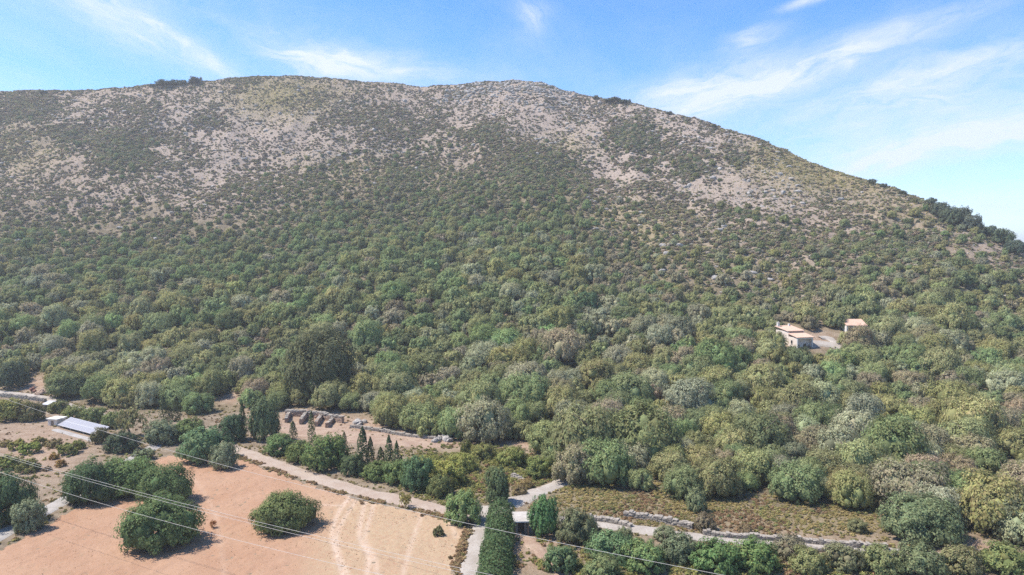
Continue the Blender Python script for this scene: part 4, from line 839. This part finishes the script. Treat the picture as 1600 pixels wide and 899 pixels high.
def small_house():
    p = at(1338, 524); rz = R(-8); root = empty('cottage', (p.x, p.y, p.z), rz); tag(root, 'small cottage with flat pale roof and white porch posts beside the farmhouse', 'house')
    mb = MB(); block(mb, -2.6, 3.0, 1.6, 5.0, -1.5, 2.7); mb.build('wall', M['cream'], root)
    mb = MB(); block(mb, -3.0, -2.55, -.1, 5.1, -1.5, 2.75); mb.build('side_wall', M['white'], root)
    mb = MB(); mb.hexa([(-3.1, -.5, 2.76), (3.3, -.5, 2.76), (3.3, 5.3, 4.3), (-3.1, 5.3, 4.3), (-3.1, -.5, 2.95), (3.3, -.5, 2.95), (3.3, 5.3, 4.5), (-3.1, 5.3, 4.5)]); r_ = mb.build('roof', M['tile_pale'], root)
    roof_tiles(r_, Vector((-3.1, -.55, 2.955)), Vector((3.3, -.55, 2.955)), Vector((3.3, 5.3, 4.505)), Vector((-3.1, 5.3, 4.505)), M['tile_pale'], 1, 24)
    for x in (-1.2, 1.1, 2.9):
        mb = MB(); block(mb, x, x + .26, -.2, .06, -1.8, 2.755); mb.build('porch_post', M['white'], root)
    mb = MB(); block(mb, -1.0, 0, 1.56, 1.6, -.6, 1.5); mb.build('door', M['wood'], root)
    mb = MB(); block(mb, .9, 1.9, 1.56, 1.6, .3, 1.4); mb.build('window', M['glass'], root)
small_house()
strip('house_terrace', [(1262, 540), (1280, 538), (1300, 541), (1322, 545)], 4.0, .35, M['gravel'], seed=8, rag=.6)
strip('gravel_bank', [(1282, 530), (1292, 530), (1302, 535), (1312, 541)], 2.6, .42, M['gravel'], seed=9, rag=.8)

# dry-stone work
def stone_run(root, pts, height, thick, mat, seed, size=.42, name='stones', z0=-.15, cap=False):
    """a run of piled stones along points, every stone its own block, joined as one body"""
    rnd = random.Random(seed); mb = MB(); o = Vector(root.location)
    for a, b in zip(pts[:-1], pts[1:]):
        d = Vector((b.x - a.x, b.y - a.y, 0)); L = d.length; d.normalize(); rz = math.atan2(d.y, d.x); nrm = Vector((-d.y, d.x, 0)); s = 0
        while s < L:
            ln = size * rnd.uniform(.7, 1.6); top = height * (.72 + .5 * float(vn(( a.x + d.x * s) / 1.3, (a.y + d.y * s) / 1.3, seed))); z = z0
            if cap: z = height * (.8 + .3 * float(vn((a.x + d.x * s) / 1.3, (a.y + d.y * s) / 1.3, seed))); top = z + .05
            while z < top:
                h_ = size * rnd.uniform(.45, .8)
                for side in (-1, 1):
                    q_ = a + d * (s + ln / 2 + rnd.uniform(-.05, .05)) + nrm * (side * thick / 4 + rnd.uniform(-.05, .05)); g = float(hgt(q_.x, q_.y))
                    mb.box((q_.x - o.x, q_.y - o.y, g + z + h_ / 2 - o.z), (ln * .96, thick / 2 * 1.02, h_ * .97), rz + rnd.uniform(-.08, .08), .05, rnd)
                z += h_
            s += ln
    c = mb.build(name, mat, root); c['kind'] = 'stuff'; return c
def dry_wall(pix, height, thick, label, seed, mat='stone', name='dry_stone_wall'):
    P = smooth_line([at(*p) for p in pix], 5); root = empty(name, P[0]); tag(root, label, 'wall'); stone_run(root, P, height, thick, M[mat], seed); return root
dry_wall([(975, 806), (1010, 812), (1045, 819), (1082, 827)], .75, .9, 'short pale dry-stone wall between the dry meadow and the stony track', 3)
dry_wall([(921, 813), (955, 817), (985, 824)], .55, .9, 'broken pale dry-stone wall at the start of the stony track by the greyish bush', 4)
dry_wall([(1098, 836), (1150, 842), (1230, 847), (1300, 853), (1382, 860)], .6, .8, 'long low dry-stone wall along the far half of the stony track', 5)
dry_wall([(1190, 853), (1290, 862), (1380, 870)], .4, .7, 'lowest crumbling dry-stone wall on the near side of the stony track', 6)
dry_wall([(0, 620), (40, 624), (70, 628)], .8, .7, 'pale dry-stone wall along the upper lane at the left edge', 7)
dry_wall([(88, 634), (120, 643), (150, 652)], .6, .7, 'low pale dry-stone wall along the upper lane behind the hedge bushes', 8)
dry_wall([(800, 746), (812, 752), (823, 762)], .7, .7, 'short stone wall end at the gravel road fork', 9)

dry_wall([(548, 668), (600, 676), (650, 684), (705, 690)], .55, .8, 'long low rubble terrace wall along the top of the bare slope', 10)
# ruined stone stalls: a back wall with cross walls
def ruin():
    p = at(452, 672); root = empty('stone_ruin', p); tag(root, 'roofless ruin of brown stone stalls with pale back wall above the bare slope', 'ruin')
    back = [at(447, 650), at(480, 652), at(505, 655), at(535, 661)]
    stone_run(root, back, 1.35, .8, M['stone_brown'], 21, .5, 'back_wall'); stone_run(root, back, 1.38, .95, M['stone'], 21, .55, 'coping', cap=True)
    for i, (a, b, hh) in enumerate([((452, 651), (447, 661), 1.05), ((478, 652), (470, 664), 1.1), ((502, 655), (494, 667), 1.0), ((520, 659), (511, 669), .8)]):
        stone_run(root, [at(*a), at(*b)], hh, .7, M['stone_brown'], 31 + i, .5, 'cross_wall'); stone_run(root, [at(*a), at(*b)], hh * 1.04, .72, M['stone'], 31 + i, .5, 'coping', cap=True)
ruin()
strip('bare_slope', [(446, 666), (500, 676), (570, 684), (640, 690), (700, 692)], 9.0, .10, M['earth'], seed=11, rag=1.8)

# solar panels on a low frame
def solar():
    a, b = at(90, 668), at(150, 684); d = Vector((b.x - a.x, b.y - a.y, 0)); L = d.length; rz = math.atan2(d.y, d.x); p = a; root = empty('solar_array', (p.x, p.y, float(hgt(p.x, p.y))), rz)
    tag(root, 'long tilted array of solar panels on a metal frame above the orchard plot', 'solar panels'); n = 9; wd = L / n; depth = 2.9; z0 = .5; z1 = 1.75
    mb = MB(); mb.hexa([(0, 0, 0), (1, 0, 0), (1, 1, 0), (0, 1, 0), (0, 0, 1), (1, 0, 1), (1, 1, 1), (0, 1, 1)])
    def slab(x0_, x1_, s0, s1, lift, th):
        f = lambda s: (s * depth, z0 + (z1 - z0) * s)
        (ya, za), (yb, zb) = f(s0), f(s1)
        return [(x0_, ya, za + lift), (x1_, ya, za + lift), (x1_, yb, zb + lift), (x0_, yb, zb + lift), (x0_, ya, za + lift + th), (x1_, ya, za + lift + th), (x1_, yb, zb + lift + th), (x0_, yb, zb + lift + th)]
    base = MB(); base.hexa(slab(0, wd - .03, 0, .49, .06, .04)); pm = mesh_from('panel', base.v, base.f, M['panel_frame'])
    cell = MB(); cell.hexa(slab(.07, wd - .10, .025, .465, .101, .012)); cm = mesh_from('cells', cell.v, cell.f, M['cell'])
    for r_ in range(2):
        for i in range(n):
            o = obj('panel', pm, root, (i * wd, r_ * .51 * depth, r_ * .51 * (z1 - z0))); obj('cells', cm, o)
    for i in range(0, n + 1, 3):
        mb = MB(); x = min(i * wd, L - .1); mb.cyl((x, .15, -.3), (x, .15, z0 + .1), .05, .05); mb.cyl((x, depth - .2, -.3), (x, depth - .2, z1 - .02), .05, .05); mb.build('leg', M['metal'], root)
    for y, z in ((.15, z0 + .05), (depth - .2, z1 - .06)):
        mb = MB(); mb.box((L / 2, y, z), (L, .08, .08)); mb.build('rail', M['metal'], root)
m_, t_ = mat_new('panel_frame'); finish(t_, (.45, .45, .47), .4, .4); M['panel_frame'] = m_
m_, t_ = mat_new('solar_cell_reflection'); finish(t_, (.24, .235, .26), .4, .5); M['cell'] = m_  # pale lilac reflection put into the base colour of the cells
solar()
strip('concrete_strip', [(86, 672), (118, 681), (150, 690)], 1.6, .17, M['lane'], seed=12, rag=.1)
def hut():
    p = at(82, 666); root = empty('hut', p, R(-14)); tag(root, 'small block hut with flat white roof next to the solar panels', 'hut'); 
    mb = MB(); block(mb, -1.35, 1.35, 0, .2, -.3, 1.5); block(mb, -1.35, 1.35, 2.2, 2.4, -.3, 1.5); block(mb, -1.35, -1.15, .2, 2.2, -.3, 1.5); block(mb, 1.15, 1.35, .2, 2.2, -.3, 1.5); mb.build('wall', M['cream'], root)
    mb = MB(); block(mb, -1.6, 1.6, -.25, 2.65, 1.502, 1.72); mb.build('roof', M['white'], root)
    mb = MB(); block(mb, -.4, .4, -.03, -.003, -.2, 1.2); mb.build('door', M['wood'], root)
hut()
def shed():
    p = at(72, 643); root = empty('shed', p, R(-10)); tag(root, 'little grey shed with sloping roof behind the white-roofed hut', 'shed')
    mb = MB(); block(mb, -.9, .9, 0, 1.8, -.3, 1.7); mb.build('wall', M['stone'], root)
    mb = MB(); mb.hexa([(-1.1, -.3, 1.71), (1.1, -.3, 1.71), (1.1, 2.1, 2.2), (-1.1, 2.1, 2.2), (-1.1, -.3, 1.8), (1.1, -.3, 1.8), (1.1, 2.1, 2.3), (-1.1, 2.1, 2.3)]); mb.build('roof', M['metal'], root)
    mb = MB(); block(mb, -.3, .4, -.03, -.003, -.2, 1.4); mb.build('door', M['dark'], root)  # dark sheet on a solid wall, painting the shade of a doorway
shed()
def shelter():
    p = at(815, 838); root = empty('shelter', p, R(4)); tag(root, 'small stone shelter with pale flat roof slab and posts by the road junction', 'shelter')
    mb = MB(); block(mb, -1.0, 1.0, .9, 3.6, -.3, 1.9); mb.build('wall', M['stone'], root)
    mb = MB(); block(mb, -1.15, 1.25, .0, 3.8, 1.902, 2.1); mb.build('roof', M['concrete'], root)
    mb = MB(); block(mb, -1.17, 1.27, -.06, -.002, 1.95, 2.12); mb.build('roof_edge', M['white'], root)
    for x in (-1.0, .85):
        mb = MB(); block(mb, x, x + .2, .05, .25, -.3, 1.9); mb.build('post', M['wood'], root)
    mb = MB(); block(mb, -.45, .45, .86, .897, -.1, 1.6); mb.build('door', M['dark'], root)  # no real opening: its shade is painted as a dark sheet on the wall
shelter()
def heap(px, py, wpx, hpx, mat, label, seed):
    p = at(px, py); k_ = ppm(p); rnd = random.Random(seed); root = empty('stone_heap', p); tag(root, label, 'stone heap'); W_ = wpx / k_; H_ = hpx / k_
    for i in range(9):
        a = rnd.uniform(0, 6.28); r_ = W_ * .38 * math.sqrt(rnd.random()); s = W_ * rnd.uniform(.14, .24); o = obj('boulder', rock_mesh('boulder', seed * 20 + i, mat, 2), root, (r_ * math.cos(a), W_ * .3 + r_ * math.sin(a), H_ * .55 * (1 - r_ / (W_ * .5)) )); o.scale = (s, s, s * .8); o.rotation_euler = (rnd.random(), rnd.random(), rnd.random() * 6)
M['red_stone'] = plain('red_stone', (.22, .10, .075), (.34, .18, .13), 1.5, bstr=.8)
heap(49, 614, 14, 14, M['red_stone'], 'dark red heap of stones beside the upper lane clearing', 2)
heap(62, 618, 18, 12, M['stone_brown'], 'brown heap of stones next to the dark red heap at the upper lane', 3)
heap(688, 693, 34, 8, M['limestone'], 'pale rubble heap at the lower end of the bare slope', 5)
heap(560, 664, 26, 8, M['limestone'], 'pale rubble heap beside the ruined stone stalls', 6)
heap(98, 603, 10, 10, M['limestone'], 'small pale rock outcrop under the trees above the upper lane', 7)
heap(1372, 549, 22, 9, M['limestone'], 'pale rock outcrop among bushes below the cottage', 8)

# overhead cables
def cable(pa, pb, ha, hb, label, ext0=40, ext1=40, r_=.016, sag=.6):
    """between two picture columns at given heights over the ground, carried on beyond both ends"""
    def pt(px, py, z):
        d = ray(px, py); t_k = (z - CAMZ) / d[2]; return Vector((d[0] * t_k, d[1] * t_k, z))
    a, b = pt(*pa, ha), pt(*pb, hb); d = (b - a); L = d.length; d.normalize(); a2 = a - d * ext0; b2 = b + d * ext1; n = 40
    V = []; Fc = []; q = d.to_track_quat('Z', 'Y')
    for i in range(n + 1):
        t_k = i / n; p = a2.lerp(b2, t_k); s = ((p - a).dot(d)) / L; p.z -= sag * 4 * s * (1 - s)
        for j in range(6):
            an = j * math.pi / 3; V.append(p + q @ Vector((math.cos(an) * r_, math.sin(an) * r_, 0)))
    o0 = a.copy(); V = [tuple(v - o0) for v in V]
    for i in range(n):
        for j in range(6): Fc.append((i * 6 + j, i * 6 + (j + 1) % 6, i * 6 + 6 + (j + 1) % 6, i * 6 + 6 + j))
    o = obj('overhead_cable', mesh_from('overhead_cable', V, Fc, M['wire'], True), None, o0); tag(o, label, 'cable', 'overhead cables'); return o
cable((0, 709), (770, 899), 9.3, 9.3, 'upper cable of the close pair running over the tree clump')
cable((0, 712), (740, 899), 9.0, 9.0, 'lower cable of the close pair running over the tree clump', r_=.015)
cable((0, 738), (600, 899), 8.6, 8.6, 'single cable crossing in front of the big round lone tree')
cable((330, 722), (1130, 899), 9.0, 9.0, 'single cable crossing the tall hedge and the lower bushes', ext0=60, r_=.018)

# the air between: thin summer haze
hb = MB(); block(hb, -6000, 6000, -400, 7000, -4, 222); m_, t_ = mat_new('haze_air'); pv = t_.new('ShaderNodeVolumePrincipled'); pv.inputs['Color'].default_value = (.93, .95, 1, 1); pv.inputs['Density'].default_value = .00024; pv.inputs['Anisotropy'].default_value = .2
mo = t_.new('ShaderNodeOutputMaterial'); t_.l.new(pv.outputs[0], mo.inputs['Volume']); tag(hb.build('haze', m_), kind='stuff')
